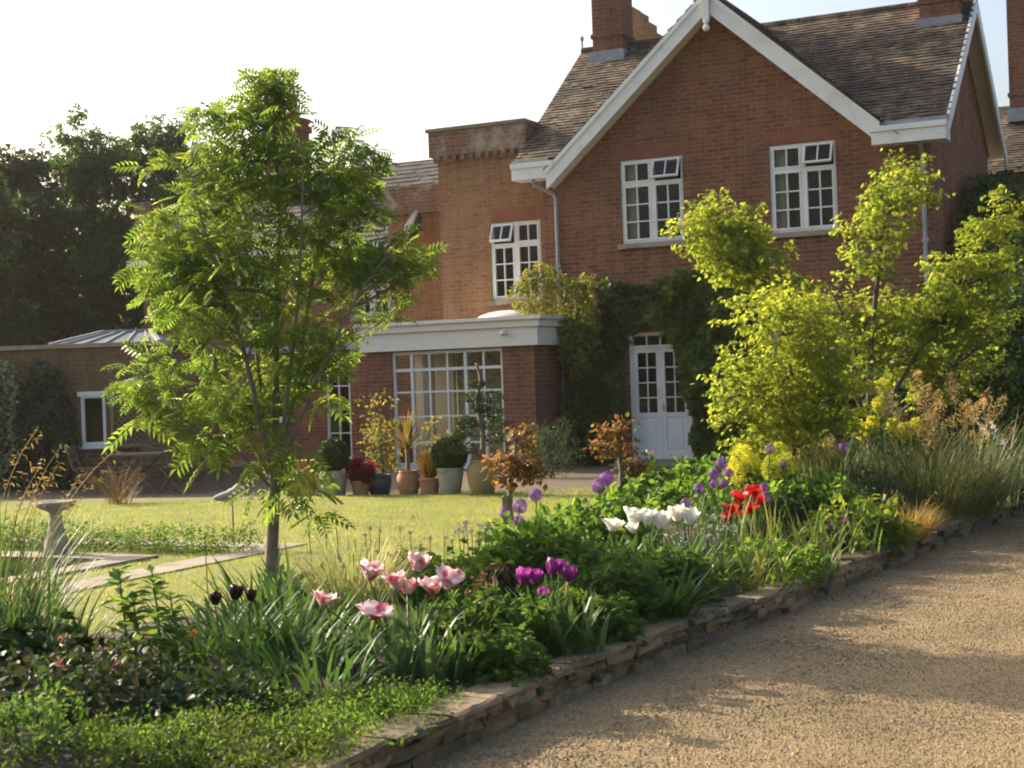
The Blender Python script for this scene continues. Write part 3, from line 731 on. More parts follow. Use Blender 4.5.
chimney(house, .27, RY-.1, .6, .6, 7.72, 10.2, m_chim)
chimney(house, 6.5, 2.6, .66, .55, 7.45, 9.6, m_chim)
st = MB()
for i, zt in enumerate((9.05, 8.92, 8.7, 8.45)): st.box(-.10+i*.17, .07+i*.17, 4.5, 5.0, 6.3, zt)
st.build('stepped_stack', m_stepb, house)
ap = MB(); ap.tube([(-.42, RY, RZ), (-.42, RY, RZ+.22)], .018, 6); ap.ell((-.42, RY, RZ+.25), (.04, .04, .06), 8, 6); ap.build('ridge_finial', m_stone, roof)

# ------------------------------------------------------------------ parapet tower block left of the gable
tower = thing('parapet_block', 'flat roofed orange brick block with a pale weathered parapet beside the gable', 'house wing', H(-2.3, .4), -TH)
TWN = (1.03, 2.04, 3.02, 4.43)
mb = MB(); wall_open(mb, 0, 2.6, -.05, 5.62, [TWN]); mb.add([(0, 0, -.05), (0, 4, -.05), (0, 4, 5.62), (0, 0, 5.62)], [(0, 1, 2, 3)]); mb.add([(2.6, 0, 2), (2.6, 4, 2), (2.6, 4, 5.62), (2.6, 0, 5.62)], [(0, 1, 2, 3)])
mb.build('wall', m_tower, tower)
mb = MB(); mb.box(-.12, 1.87, -.12, 4, 5.72, 6.18); mb.box(-.06, 1.86, -.06, 4, 5.62, 5.72)
for k in range(11): mb.box(.02+k*.17, .10+k*.17, -.115, -.06, 5.63, 5.72)
mb.build('parapet', m_parapet, tower)
mb = MB(); mb.box(-.16, 1.875, -.16, 4, 6.18, 6.24); mb.build('coping', mottled('mossy_coping', (.14, .14, .08), (.24, .21, .15), 6, .9), tower)
casement_window(tower, *TWN, curtain=False, open_right=False)
mb = MB()
for i in range(16): mb.box(1.06+i*.07+.004, 1.06+(i+1)*.07-.004, -.006, .02, 4.44, 4.66)
mb.build('window_arch', plain('soldier_brick', (.24, .085, .05), .9, .2), tower)

# ------------------------------------------------------------------ recessed slate-roofed wing behind the rowan
wing = thing('slate_roofed_wing', 'set back brick wing with dark slate roof half hidden behind the rowan tree', 'house wing', H(-11.45, 3.0), -TH)
mb = MB(); wing_ops = [(5.6, 6.5, 3.0, 4.2), (2.6, 3.6, 2.9, 4.2)]
wall_open(mb, 0, 9.2, -.05, 4.55, wing_ops); mb.add([(0, 0, -.05), (0, 6, -.05), (0, 6, 4.55), (0, 0, 4.55)], [(0, 1, 2, 3)])
mb.build('wall', m_brick, wing)
for o in wing_ops: casement_window(wing, *o, curtain=False, open_any=False)
mb = MB(); L = math.hypot(3.0, 2.1); tile_slope(mb, (-.1, -.25, 4.55), (1, 0, 0), np.array([0, 3.0, 2.05])/math.hypot(3, 2.05), 9.3, math.hypot(3, 2.05), lambda p: True, .3, .2)
mb.add([(-.1, -.25, 4.54), (9.2, -.25, 4.54), (9.2, 2.75, 6.59), (-.1, 2.75, 6.59)], [(0, 1, 2, 3)]); mb.add([(0, 0, 4.5), (0, 2.75, 6.55), (0, 5.5, 4.5)], [(0, 1, 2)])
mb.build('roof', m_slate, wing)
mb = MB(); mb.box(-.15, 6.7, -.36, -.2, 4.40, 4.54); mb.build('eaves_board', m_white, wing)
mb = MB(); mb.box(6.8, 8.6, -.5, 1.6, -.05, 5.0); mb.build('projecting_bay', m_tower, wing)
mb = MB(); mb.box(6.72, 8.6, -.58, 1.6, 5.0, 5.55); mb.build('parapet', m_parapet, wing)
chimney(wing, 2.85, 1.8, .8, .6, 5.6, 7.7, m_chim, pots=2, base_lead=False)
mb = MB(); mb.box(-.02, .42, -.2, .6, 4.4, 5.85); mb.build('end_stack', m_parapet, wing)
mb = MB(); mb.lathe([(.02, 0), (.16, .02), (.26, .07), (.30, .11)], (0, 0, 0), 20); d = mb.build('satellite_dish', m_black, wing, smooth=True, loc=(7.6, -.72, 4.72)); d.rotation_euler = (radians(75), 0, radians(-25))
mb = MB(); mb.tube([(7.6, -.52, 4.65), (7.6, -.68, 4.72)], .02, 6); mb.build('dish_bracket', m_black, wing)

# ------------------------------------------------------------------ conservatory
cons = thing('conservatory', 'brick conservatory with wide white many paned window and deep cream fascia', 'conservatory', H(-3.0, -1.2), -TH)
CW = (.5, 2.68, .12, 2.12)
mb = MB(); wall_open(mb, 0, 3.28, -.05, 2.14, [CW], dep=.2)
mb.add([(3.28, 0, -.05), (3.28, 1.2, -.05), (3.28, 1.2, 2.14), (3.28, 0, 2.14)], [(0, 1, 2, 3)])
mb.add([(0, 0, -.05), (0, .5, -.05), (0, .5, 2.14), (0, 0, 2.14)], [(0, 1, 2, 3)])
mb.add([(0, .5, -.05), (0, 2.6, -.05), (0, 2.6, .35), (0, .5, .35)], [(0, 1, 2, 3)])
mb.add([(0, 2.6, -.05), (0, 3, -.05), (0, 3, 2.14), (0, 2.6, 2.14)], [(0, 1, 2, 3)])
mb.build('wall', m_brick, cons)
mb = MB(); mb.box(-.1, 3.40, -.1, 3.0, 2.142, 2.46); mb.box(-.16, 3.46, -.16, 3.0, 2.46, 2.58); mb.box(-.22, 3.52, -.22, 3.0, 2.58, 2.64)
mb.build('fascia', m_offw, cons)
mb = MB(); mb.ell((2.35, 1.0, 2.6), (.62, .62, .2), 24, 10); mb.build('roof_dome', m_offw, cons, smooth=True)
mb = MB(); mb.box(2.76, 2.82, -.115, -.10, 2.32, 2.42); mb.ell((2.79, -.16, 2.36), (.06, .07, .045), 10, 6); mb.build('flood_lamp', m_white, cons)
def cons_window():
    a, b, c, d = CW; mb = MB(); y0, y1 = .04, .11; f = .05
    mb.box(a, a+f, y0, y1, c, d); mb.box(b-f, b, y0, y1, c, d); mb.box(a+f, b-f, y0, y1, c, c+f); mb.box(a+f, b-f, y0, y1, d-f, d)
    xs = np.linspace(a+f/2, b-f/2, 7); zs = [c+.40, c+.86, c+1.29, c+1.68]
    for i, x_ in enumerate(xs[1:-1]): wd = .055 if i in (0, 3) else .032; mb.box(x_-wd/2, x_+wd/2, y0+.004, y1-.004, c+f, d-f)
    for j, z_ in enumerate(zs): wd = .05 if j == 3 else .032; mb.box(a+f, b-f, y0+.008, y1-.008, z_-wd/2, z_+wd/2)
    wn = mb.build('window', m_white, cons)
    g = MB(); g.add([(a, .08, c), (b, .08, c), (b, .08, d), (a, .08, d)], [(0, 1, 2, 3)]); g.build('pane', m_glass, wn)
    s = MB(); s.box(a-.05, b+.05, -.05, .04, c-.06, c-.003); s.build('sill', m_white, wn)
cons_window()
mb = MB(); mb.add([(.02, 1.55, 0), (3.1, 1.55, 0), (3.1, 1.55, 2.14), (.02, 1.55, 2.14)], [(0, 1, 2, 3)]); mb.add([(0, .2, .02), (3.1, .2, .02), (3.1, 1.55, .02), (0, 1.55, .02)], [(0, 1, 2, 3)]); mb.add([(3.1, .2, -.05), (3.1, 1.55, -.05), (3.1, 1.55, 2.14), (3.1, .2, 2.14)], [(0, 1, 2, 3)])
mb.build('inner_wall', m_cream, cons)
for xa, xb in ((1.0, 2.0), (2.2, 3.05)):
    k = MB(); xs = np.linspace(xa, xb, 30); yy = 1.35+.04*np.sin(np.arange(30)*1.7)
    k.add([(x_, y_, z_) for z_ in (.05, 2.1) for x_, y_ in zip(xs, yy)], [(i, i+1, 31+i, 30+i) for i in range(29)]); k.build('curtain', m_curtp, cons, smooth=True)
mb = MB(); mb.box(.62, .78, .9, 1.06, .02, 2.14); mb.build('inner_pillar', m_offw, cons)

# ------------------------------------------------------------------ link wall and single-storey outbuilding at the left
link = thing('link_building', 'low brick building with white glazed door behind the rowan trunk', 'building', H(-8.6, 2.1), -TH)
mb = MB(); lo = [(3.62, 4.05, .9, 1.85), (2.55, 3.15, .05, 2.1), (1.2, 1.7, .9, 1.8)]
wall_open(mb, 0, 5.6, -.05, 2.3, lo); mb.add([(0, 0, 2.3), (5.6, 0, 2.3), (5.6, .85, 2.3), (0, .85, 2.3)], [(0, 1, 2, 3)])
mb.build('wall', m_brick, link)
mb = MB(); mb.box(-.05, 5.6, -.08, .1, 2.302, 2.42); mb.build('fascia', m_lead, link)
for k, (a, b, c, d) in enumerate(lo):
    q = MB(); grid_bars(q, a, b, c, d, 2 if k == 1 else 1, 4 if k == 1 else 1, .03, .09, .025, .055)
    wn = q.build('glazed_door' if k == 1 else 'window', m_white, link)
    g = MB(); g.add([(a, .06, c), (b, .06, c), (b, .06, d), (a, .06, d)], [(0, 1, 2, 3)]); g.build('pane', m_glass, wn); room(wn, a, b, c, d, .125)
    if k != 1: s = MB(); s.box(a-.05, b+.05, -.06, .03, c-.06, c-.003); s.build('sill', m_white, wn)

outb = thing('single_storey_outbuilding', 'single storey flat brick outbuilding with small white window and glass roof lantern', 'building', (-11.5, 24.6, 0))
mb = MB(); OWN = (4.42, 4.82, .74, 1.56)
wall_open(mb, 0, 5.9, -.05, 2.34, [OWN], dep=.14); mb.add([(5.9, 0, -.05), (5.9, 5, -.05), (5.9, 5, 2.34), (5.9, 0, 2.34)], [(0, 1, 2, 3)])
mb.build('wall', m_out, outb)
mb = MB(); mb.box(-.05, 5.95, -.06, 5, 2.342, 2.41); mb.build('coping', m_stone, outb)
a, b, c, d = OWN; q = MB(); grid_bars(q, a, b, c, d, 1, 1, .0, .07, .02, .05); q.box(a-.05, b+.05, -.03, .0, d-.02, d+.06); wn = q.build('window', m_white, outb)
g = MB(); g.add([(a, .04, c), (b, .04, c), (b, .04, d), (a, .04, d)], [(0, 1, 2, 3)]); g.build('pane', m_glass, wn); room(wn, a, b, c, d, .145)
s = MB(); s.box(a-.14, b+.05, -.07, .0, c-.06, c-.003); s.build('sill', m_white, wn)
mb = MB(); zb, zt = 2.41, 2.64; x0, x1, yb0, yb1 = 3.75, 5.6, .6, 2.6; xi0, xi1, yi = 4.4, 5.2, 1.6
mb.add([(x0, yb0, zb), (x1, yb0, zb), (x1, yb1, zb), (x0, yb1, zb), (xi0, yi, zt), (xi1, yi, zt)], [(0, 1, 5, 4), (1, 2, 5), (2, 3, 4, 5), (3, 0, 4)])
lan = mb.build('roof_lantern', plain('lantern_lead', (.10, .11, .13), .7, .15), outb)
mb = MB()
for p, q in (((x0, yb0, zb), (xi0, yi, zt)), ((x1, yb0, zb), (xi1, yi, zt)), ((x0, yb1, zb), (xi0, yi, zt)), ((xi0, yi, zt), (xi1, yi, zt))): mb.bar(np.array(p)+(0, 0, .015), np.array(q)+(0, 0, .015), .06)
for t in np.linspace(.1, .9, 5): mb.bar((xi0+(xi1-xi0)*t, yi, zt+.012), (x0+(x1-x0)*t, yb0, zb+.012), .03)
mb.build('lantern_bars', m_pipe, lan)
mb = MB(); mb.ell((5.05, -.05, 1.75), (.06, .05, .05), 8, 6); mb.box(5.0, 5.1, -.02, 0, 1.7, 1.8); mb.build('alarm_box', m_white, outb)
# trellis on its wall
mb = MB(); m_wood = mottled('weathered_wood', (.22, .14, .08), (.30, .21, .13), 12, .8)
tr = thing('wall_trellis', 'diagonal wooden trellis panel in a frame on the outbuilding wall', 'trellis', (-6.25, 24.52, .75))
for i in range(-6, 7):
    for s_ in (1, -1):
        xa, xb = i*.1, i*.1+s_*1.0
        t0, t1 = 0, 1.0
        pts = [(xa+(xb-xa)*t, t) for t in np.linspace(0, 1, 21)]; pts = [p for p in pts if -.28 <= p[0] <= .28]
        if len(pts) > 1: mb.bar((pts[0][0], .006*s_, pts[0][1]), (pts[-1][0], .006*s_, pts[-1][1]), .016, .010, up=(0, 1, 0))
mb.build('lattice', m_wood, tr)
mb = MB(); mb.box(-.33, -.28, -.025, .03, -.1, 1.06); mb.box(.28, .33, -.025, .03, -.1, 1.06); mb.box(-.28, .28, -.025, .03, 1.0, 1.05); mb.box(-.28, .28, -.025, .03, -.06, 0); mb.build('frame', m_wood, tr)

# ------------------------------------------------------------------ buildings beyond the right end
rw = thing('rear_brick_house', 'rear brick wing with tiled roof and tall chimney beyond the right side wall', 'house', H(6.4, 8.2), -TH)
mb = MB(); mb.box(0, 9, 0, 6, -.05, 5.6); mb.build('wall', m_brick, rw)
mb = MB(); tile_slope(mb, (-.3, -.35, 5.4), (1, 0, 0), np.array([0, 2.4, 1.75])/math.hypot(2.4, 1.75), 8, math.hypot(2.4, 1.75), lambda p: True); mb.add([(-.3, -.35, 5.39), (8, -.35, 5.39), (8, 2.05, 7.14), (-.3, 2.05, 7.14)], [(0, 1, 2, 3)]); mb.build('roof', m_roof, rw)
chimney(rw, .78, 1.6, 1.0, .7, 6.9, 10.6, m_chim)

# ------------------------------------------------------------------ trees
m_bark = mottled('rowan_bark', (.14, .105, .075), (.22, .175, .13), 14, .85, .5, .01)
m_bark2 = mottled('dark_bark', (.06, .048, .036), (.10, .08, .06), 10, .9, .5, .01)
m_rowan = leaf('rowan_leaf', [(.065, .115, .022), (.10, .155, .028), (.155, .195, .034), (.075, .125, .024)], .57, 2.3, .4, .3)
m_acer = leaf('golden_acer_leaf', [(.125, .175, .028), (.175, .222, .034), (.24, .265, .042), (.14, .185, .03)], .6, 2.3, .5)
m_acerb = leaf('golden_acer_leaf_pale', [(.16, .21, .034), (.215, .25, .04), (.275, .285, .05), (.145, .195, .032)], .6, 2.3, .5)
m_ever = leaf('evergreen_leaf', [(.03, .065, .014), (.045, .09, .02), (.07, .11, .026), (.035, .075, .016)], .42, 1.7, .5)
m_ever2 = leaf('yew_leaf', [(.025, .045, .018), (.038, .06, .022), (.052, .07, .026)], .35, 1.5, .5)

def px_ell(cx, cy_, rx, ry, Y, dz=None, ydep=None, yo=0):
    c = at(cx, cy_, Y+yo); k = Y/F
    return (c, (rx*k, (ydep if ydep else (rx+ry)/2*k), ry*k))
rowan = thing('rowan_tree', 'young multi stemmed rowan with feathery leaflets growing at the lawn edge', 'tree', (0, 0, 0))
RY_ = 10.7
def rp(px, py, dy=0): return at(px, py, RY_+dy)
base = at(269, 604, RY_)
stems = [([(269, 612), (272, 545), (274, 500), (275, 474)], [.056, .046, .042, .042], [0, 0, 0, 0]),
         ([(275, 474), (276, 400), (276, 300), (280, 210), (274, 130), (270, 80)], [.03, .024, .019, .014, .009, .004], [0, 0, .02, .05, .0, 0]),
         ([(274, 478), (262, 430), (246, 360), (222, 280), (200, 215), (190, 165)], [.024, .019, .015, .012, .008, .004], [0, -.1, -.2, -.3, -.35, -.4]),
         ([(276, 476), (290, 420), (304, 330), (318, 245), (332, 175), (336, 130)], [.026, .02, .016, .012, .008, .004], [0, .1, .15, .2, .2, .25]),
         ([(276, 484), (296, 430), (330, 350), (362, 290), (395, 245)], [.017, .014, .011, .008, .004], [0, -.2, -.35, -.4, -.5]),
         ([(274, 486), (250, 440), (212, 380), (172, 310), (150, 245)], [.017, .014, .011, .008, .004], [0, .2, .4, .45, .5]),
         ([(274, 490), (262, 400), (250, 290), (240, 200), (234, 130)], [.018, .015, .012, .008, .004], [0, .25, .4, .45, .5]),
         ([(276, 488), (288, 390), (298, 300), (302, 210), (304, 150)], [.018, .015, .012, .008, .004], [0, -.25, -.35, -.45, -.5]),
         ([(274, 492), (236, 450), (192, 425), (150, 395)], [.011, .009, .006, .003], [0, -.1, -.15, -.1])]
mb = MB(); skel = []
for pts, rad, dy in stems:
    P = spline([rp(p[0], p[1], q) for p, q in zip(pts, dy)], 16); R = np.interp(np.linspace(0, 1, 16), np.linspace(0, 1, len(rad)), rad); mb.tube(P, R, 10)
    if len(skel) or len(pts) > 4: skel.append((P[3:], R))
rE = [px_ell(265, 170, 62, 72, RY_), px_ell(206, 225, 66, 92, RY_), px_ell(335, 215, 66, 92, RY_), px_ell(265, 310, 108, 80, RY_),
      px_ell(186, 320, 44, 70, RY_), px_ell(375, 262, 58, 55, RY_), px_ell(268, 100, 24, 28, RY_), px_ell(225, 410, 70, 42, RY_, ydep=.5), px_ell(320, 355, 45, 45, RY_, ydep=.5), px_ell(230, 140, 40, 40, RY_), px_ell(150, 385, 35, 40, RY_, ydep=.4), px_ell(352, 170, 42, 42, RY_, ydep=.4), px_ell(410, 258, 30, 22, RY_, ydep=.3), px_ell(270, 95, 26, 24, RY_, ydep=.25), px_ell(156, 250, 26, 60, RY_, ydep=.4)]
lv = MB(); cents = []
for (c, r), k in zip(rE, (58, 70, 62, 72, 32, 34, 20, 30, 22, 26, 18, 20, 10, 10, 16)):
    p, d = cloud(k, c, r, .12, k=c[0]); cents.append(p)
extra = np.array([rp(*q) for q in ((250, 462, -.3), (215, 452, -.1), (285, 492, -.2), (305, 500, -.1), (318, 512, -.15), (205, 455, .1), (140, 420, 0), (200, 445, -.2), (300, 470, .1), (322, 395, 0), (265, 455, -.2), (150, 385, .1), (258, 484, .1), (292, 478, .2), (315, 490, -.25), (228, 440, 0), (300, 450, -.2))])
cents = np.concatenate(cents+[extra])
twigs(mb, skel, cents, .0048, .0018, drop=.45)
n = len(cents); per = 5
sp = np.repeat(cents, per, 0); a = np.tile(np.arange(per)*2.4, n)+np.repeat(U(0, 6.3, n), per); el = U(-.85, .7, n*per)
D = np.stack([np.cos(a)*np.cos(el), np.sin(a)*np.cos(el), np.sin(el)], 1)
lv.inst(L_pinn, sp+D*.02, D, np.array([0, 0, 1.])+rnd(n*per)*1.0, U(.11, .19, n*per)*np.repeat(np.where(np.arange(n) >= n-len(extra), 1.45, 1.0), per))
mb.build('trunk', m_bark, rowan, smooth=True); lv.build('crown', m_rowan, rowan)

# golden acers
def small_tree(name, label, cat, Y, stems, ells, nclump, per, crr, size, tmpl, lm, bm, group=None, flat=.35, shell=.3, droop=.35, tw=.007, spray=0):
    t = thing(name, label, cat, (0, 0, 0), 0, group); mb = MB(); skel = []
    for pts, r0, r1 in stems:
        P = spline([at(p[0], p[1], Y+(p[2] if len(p) > 2 else 0)) for p in pts], 12); mb.tube(P, np.linspace(r0, r1, 12), 8); skel.append((P[3:], 0))
    lv = MB(); c = clumpy(lv, tmpl, ells, nclump, per, crr, size, flat, shell, droop, spray=spray)
    twigs(mb, skel, c, tw, .002, seg=4)
    mb.build('trunk', bm, t, smooth=True); lv.build('crown', lm, t); return t
YA = 14.2
small_tree('golden_acer', 'small golden leaved acer with layered sprays in the middle of the border', 'tree', YA,
    [([(796, 522), (795, 470), (792, 420), (790, 350), (785, 310)], .022, .006), ([(795, 470), (775, 420), (750, 385), (735, 360)], .011, .003), ([(794, 450), (815, 400), (832, 370)], .010, .003), ([(795, 470), (760, 430), (738, 405)], .008, .003)],
    [px_ell(785, 330, 42, 30, YA), px_ell(780, 375, 58, 32, YA), px_ell(795, 420, 60, 28, YA), px_ell(750, 395, 30, 25, YA), px_ell(770, 440, 34, 18, YA), px_ell(835, 385, 30, 28, YA), px_ell(775, 305, 30, 14, YA), px_ell(822, 350, 30, 26, YA)],
    300, 24, .085, .047, L_palm, m_acerb, m_bark2, flat=.28, shell=.15, spray=.27)
YB = 16.8
small_tree('large_golden_acer', 'tall golden green acer with three upright lobes in front of the gable', 'tree', YB,
    [([(872, 500), (870, 420), (870, 350), (878, 280), (885, 220), (905, 170)], .05, .008), ([(870, 420), (820, 340), (770, 280), (735, 235)], .03, .007), ([(870, 430), (920, 350), (965, 280), (1005, 205)], .03, .006), ([(870, 400), (845, 320), (830, 290)], .02, .006), ([(870, 440), (915, 400), (950, 370)], .02, .005)],
    [px_ell(718, 236, 36, 30, YB), px_ell(742, 262, 34, 28, YB), px_ell(698, 226, 16, 16, YB), px_ell(768, 288, 32, 22, YB), px_ell(740, 238, 22, 18, YB), px_ell(897, 196, 27, 24, YB), px_ell(876, 232, 24, 26, YB), px_ell(914, 172, 13, 14, YB), px_ell(864, 268, 22, 18, YB),
     px_ell(992, 226, 20, 24, YB), px_ell(1008, 204, 10, 12, YB), px_ell(966, 276, 36, 30, YB), px_ell(988, 254, 22, 22, YB), px_ell(934, 312, 40, 24, YB), px_ell(885, 330, 52, 30, YB, yo=.3), px_ell(935, 366, 52, 30, YB, yo=.3), px_ell(820, 312, 40, 20, YB, yo=.4), px_ell(980, 320, 34, 26, YB, yo=.3)],
    560, 30, .085, .05, L_palm, m_acer, m_bark2, flat=.4, shell=.3, spray=.25)

# dark trees behind the outbuilding
def big_tree(name, label, Y, cx, top, rad, base_py, n, lm, seed, group):
    t = thing(name, label, 'tree', (0, 0, 0), 0, group); c = at(cx, top, Y); k = Y/F
    hgt = c[2]; mb = MB(); P = spline([(c[0], Y, 0), (c[0]+.1, Y, hgt*.4), (c[0]-.1, Y+.1, hgt*.7), (c[0], Y, hgt*.95)], 10); mb.tube(P, np.linspace(.28, .05, 10), 8)
    r = rad*k; es = []
    for i in range(9):
        f = .12+.78*i/8; rr = r*(1.05-.55*f)*U(.8, 1.15)
        es.append(((c[0]+U(-.3, .3)*r, Y+U(-.4, .3)*r, hgt*f), (rr, rr, hgt*.15)))
    es.append(((c[0], Y, hgt*.93), (r*.42, r*.42, hgt*.07)))
    lv = MB(); cc = clumpy(lv, L_spr, es, n, 42, .62, .22, .6, .45, .4)
    twigs(mb, [(P, 0)], cc[::3], .04, .012, seg=4)
    mb.build('trunk', m_bark2, t, smooth=True); lv.build('crown', lm, t); return t
TG = 'tall trees behind the outbuilding'
big_tree('evergreen_tree', 'dark evergreen tree rising behind the outbuilding at the far left edge', 40, 15, 158, 70, 0, 330, m_ever2, 1, TG)
big_tree('broadleaf_tree', 'tall dark broadleaf tree over the glass roof lantern', 42, 92, 136, 78, 0, 380, m_ever, 2, TG)
big_tree('broadleaf_tree', 'dark green tree directly behind the top left of the rowan crown', 43, 165, 130, 66, 0, 330, m_ever, 3, TG)
big_tree('evergreen_tree', 'shorter shadowy tree between the outbuilding and the slate roofed wing', 38, 215, 200, 60, 0, 200, m_ever2, 4, TG)
big_tree('broadleaf_tree', 'low dark tree filling the gap at the left edge above the flat roof', 36, -40, 190, 80, 0, 220, m_ever2, 5, TG)

# ------------------------------------------------------------------ climbers and shrubs on the buildings
m_clg = leaf('golden_climber_leaf', [(.20, .20, .04), (.26, .24, .05), (.15, .17, .03), (.12, .14, .03)], .5, 1.9)
m_cld = leaf('climber_leaf', [(.045, .08, .02), (.075, .115, .028), (.13, .145, .04), (.055, .09, .022)], .45, 1.7)
m_clm = leaf('climber_leaf_mid', [(.07, .125, .024), (.10, .16, .03), (.14, .175, .038)], .48, 1.8)
m_ivy = leaf('ivy_leaf', [(.035, .05, .03), (.05, .065, .036), (.07, .08, .045)], .3, 1.3, .35)
m_var = leaf('variegated_leaf', [(.30, .30, .18), (.09, .14, .03), (.14, .18, .04), (.42, .42, .30)], .35, 1.2)
def inpoly(P, poly):
    x, y = P[:, 0], P[:, 1]; c = np.zeros(len(P), bool); j = len(poly)-1
    for i in range(len(poly)):
        xi, yi_ = poly[i]; xj, yj = poly[j]
        c ^= ((yi_ > y) != (yj > y)) & (x < (xj-xi)*(y-yi_)/(yj-yi_+1e-12)+xi); j = i
    return c
def climber(name, label, poly, n, thick, size, tmpl, lm, org, rz, cat='climber', stemx=(), droop=.6, back=.02, gap=.1):
    """leaves over a wall area given in wall coordinates (x, z), with woody stems against the wall"""
    t = thing(name, label, cat, org, rz); P = np.array(poly); lo, hi = P.min(0), P.max(0)
    q = lo+(hi-lo)*RNG.random((int(n*2.2), 2)); q = q + RNG.normal(0, .04, q.shape); q = q[inpoly(q, poly)][:n]
    lum = .52+.45*np.sin(q[:, 0]*4.7+2+q[:, 1])*np.sin(q[:, 1]*3.6+1-q[:, 0]*.8)+.25*np.sin(q[:, 0]*11)*np.sin(q[:, 1]*9)
    kp = lum + RNG.normal(0, .12, len(q)) > gap; q = q[kp]; lum = lum[kp]
    dep = back + thick*np.clip(lum, .15, 1.3)*RNG.random(len(q))**.5
    X = np.stack([q[:, 0], -dep, q[:, 1]], 1); m_ = len(X)
    lv = MB(); lv.inst(tmpl, X, unit(np.array([0, -.45, -droop])+rnd(m_)*.75), unit(np.array([0, -.8, .55])+rnd(m_)*.5), size*U(.6, 1.35, m_))
    mb = MB()
    for (xa, za, xb, zb) in stemx:
        p = spline([(xa, -.05, za), ((xa*2+xb)/3+U(-.1, .1), -.07, za+(zb-za)*.35), ((xa+2*xb)/3+U(-.1, .1), -.05, za+(zb-za)*.7), (xb, -.04, zb)], 10); mb.tube(p, np.linspace(.022, .008, 10), 6)
    if stemx: mb.build('stem', m_bark2, t, smooth=True)
    lv.build('foliage', lm, t); return t
climber('golden_climber', 'sunlit yellow climber over the corner of the conservatory roof', [(-.35, 2.75), (-.5, 3.15), (-.15, 3.62), (.2, 3.6), (.7, 3.3), (1.15, 3.35), (1.25, 2.9), (1.15, 2.3), (1.0, 1.7), (.7, 1.5), (.5, 1.9), (.4, 2.2), (.1, 2.55)], 3300, .5, .075, L_simple, m_clg, A0-EY*.25, -TH, stemx=((.5, .1, .3, 3.1), (.6, .1, .9, 3.0)))
climber('dark_wall_climber', 'dense dark climber hanging beside the french doors', [(.45, .1), (.5, 2.4), (.6, 3.0), (1.3, 3.25), (1.9, 3.1), (2.0, 2.55), (1.62, 2.3), (1.42, 1.9), (1.45, .1)], 7600, .5, .10, L_broad, m_cld, A0, -TH, stemx=((.9, .05, .9, 3.0), (1.2, .05, 1.3, 3.0), (1.1, .05, .7, 2.5)))
climber('leafy_wall_climber', 'mid green climber over the top and right of the french doors', [(1.95, 2.62), (1.98, 3.1), (2.6, 3.35), (3.3, 3.3), (3.9, 2.9), (4.1, 2.0), (3.9, 1.2), (3.6, .1), (2.75, .1), (2.68, 1.0), (2.5, 1.4), (2.45, 2.05), (2.2, 2.35)], 7400, .46, .105, L_broad, m_clm, A0, -TH, stemx=((3.0, .05, 2.6, 3.1), (3.2, .05, 3.5, 2.8)))
climber('side_wall_creeper', 'dark leafy creeper climbing the shaded right side wall of the house', [(.25, 2.2), (.6, 3.4), (1.3, 4.2), (2.2, 4.7), (3.6, 5.0), (5.6, 5.0), (7.6, 4.6), (8, .1), (.3, .1)], 11000, 1.1, .13, L_broad, m_ever, H(6.7, 0), pi/2-TH, stemx=((1, .05, 1.5, 3.8), (3, .05, 3.5, 4.2)))
climber('dark_ivy', 'column of dark ivy covering the outbuilding wall left of its window', [(3.0, 0), (3.3, 1.6), (3.75, 2.2), (4.1, 2.05), (4.3, 1.5), (4.42, .8), (4.45, .05)], 5200, .45, .085, L_broad, m_ivy, (-11.5, 24.6, 0), 0, stemx=((3.9, 0, 3.8, 2),))
climber('variegated_climber', 'cream and green variegated climber at the left edge of the outbuilding', [(2.4, 0), (2.3, 2.1), (2.9, 2.35), (3.45, 2.1), (3.5, 1.6), (3.4, .6), (3.2, 0)], 2600, .6, .085, L_broad, m_var, (-11.5, 24.5, 0), 0, stemx=((3.0, 0, 3.0, 2),))

# ------------------------------------------------------------------ bushes, hedges
def bush(name, label, c, r, n, size, tmpl, lm, cat='shrub', group=None, zmin=.05, shell=.35, droop=.15, per=10, crr=None, sub=None, flat=.7, jit=.7, stems=8):
    t = thing(name, label, cat, (c[0], c[1], 0), 0, group)
    lv = MB(); es = sub or [((0, 0, c[2]), r)]
    cc = clumpy(lv, tmpl, es, max(4, n//per), per, crr or min(r)*.28, size, flat, shell, droop, zmin=zmin, jit=jit)
    mb = MB()
    for i in range(stems):
        e = cc[RNG.integers(len(cc))]; mb.tube(spline([(U(-.04, .04), U(-.04, .04), .05), (e[0]*.4, e[1]*.4, e[2]*.6), e], 5), np.linspace(.012, .004, 5), 5)
    if stems: mb.build('stem', m_bark2, t)
    lv.build('foliage', lm, t); return t
m_g1 = leaf('fresh_green_leaf', [(.065, .13, .022), (.095, .165, .026), (.13, .195, .032), (.075, .14, .024)], .52, 2.0, .5, .15)
m_g2 = leaf('mid_green_leaf', [(.045, .095, .022), (.065, .12, .026), (.09, .145, .032)], .5, 1.9, .5, .15)
m_g3 = leaf('blue_green_leaf', [(.045, .085, .04), (.06, .105, .05), (.08, .12, .055)], .4, 1.4, .45)
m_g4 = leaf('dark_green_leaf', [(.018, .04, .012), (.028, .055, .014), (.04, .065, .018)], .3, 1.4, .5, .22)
m_lime = leaf('lime_leaf', [(.11, .17, .02), (.15, .20, .025), (.19, .22, .03), (.09, .15, .02)], .45, 1.5, .45)
m_box = leaf('box_leaf', [(.025, .05, .012), (.035, .065, .014), (.05, .08, .018)], .3, 1.4, .4)
m_bronze = leaf('bronze_leaf', [(.18, .075, .03), (.25, .11, .035), (.13, .105, .035), (.11, .06, .03), (.15, .12, .04)], .45, 1.6, .4, .35)
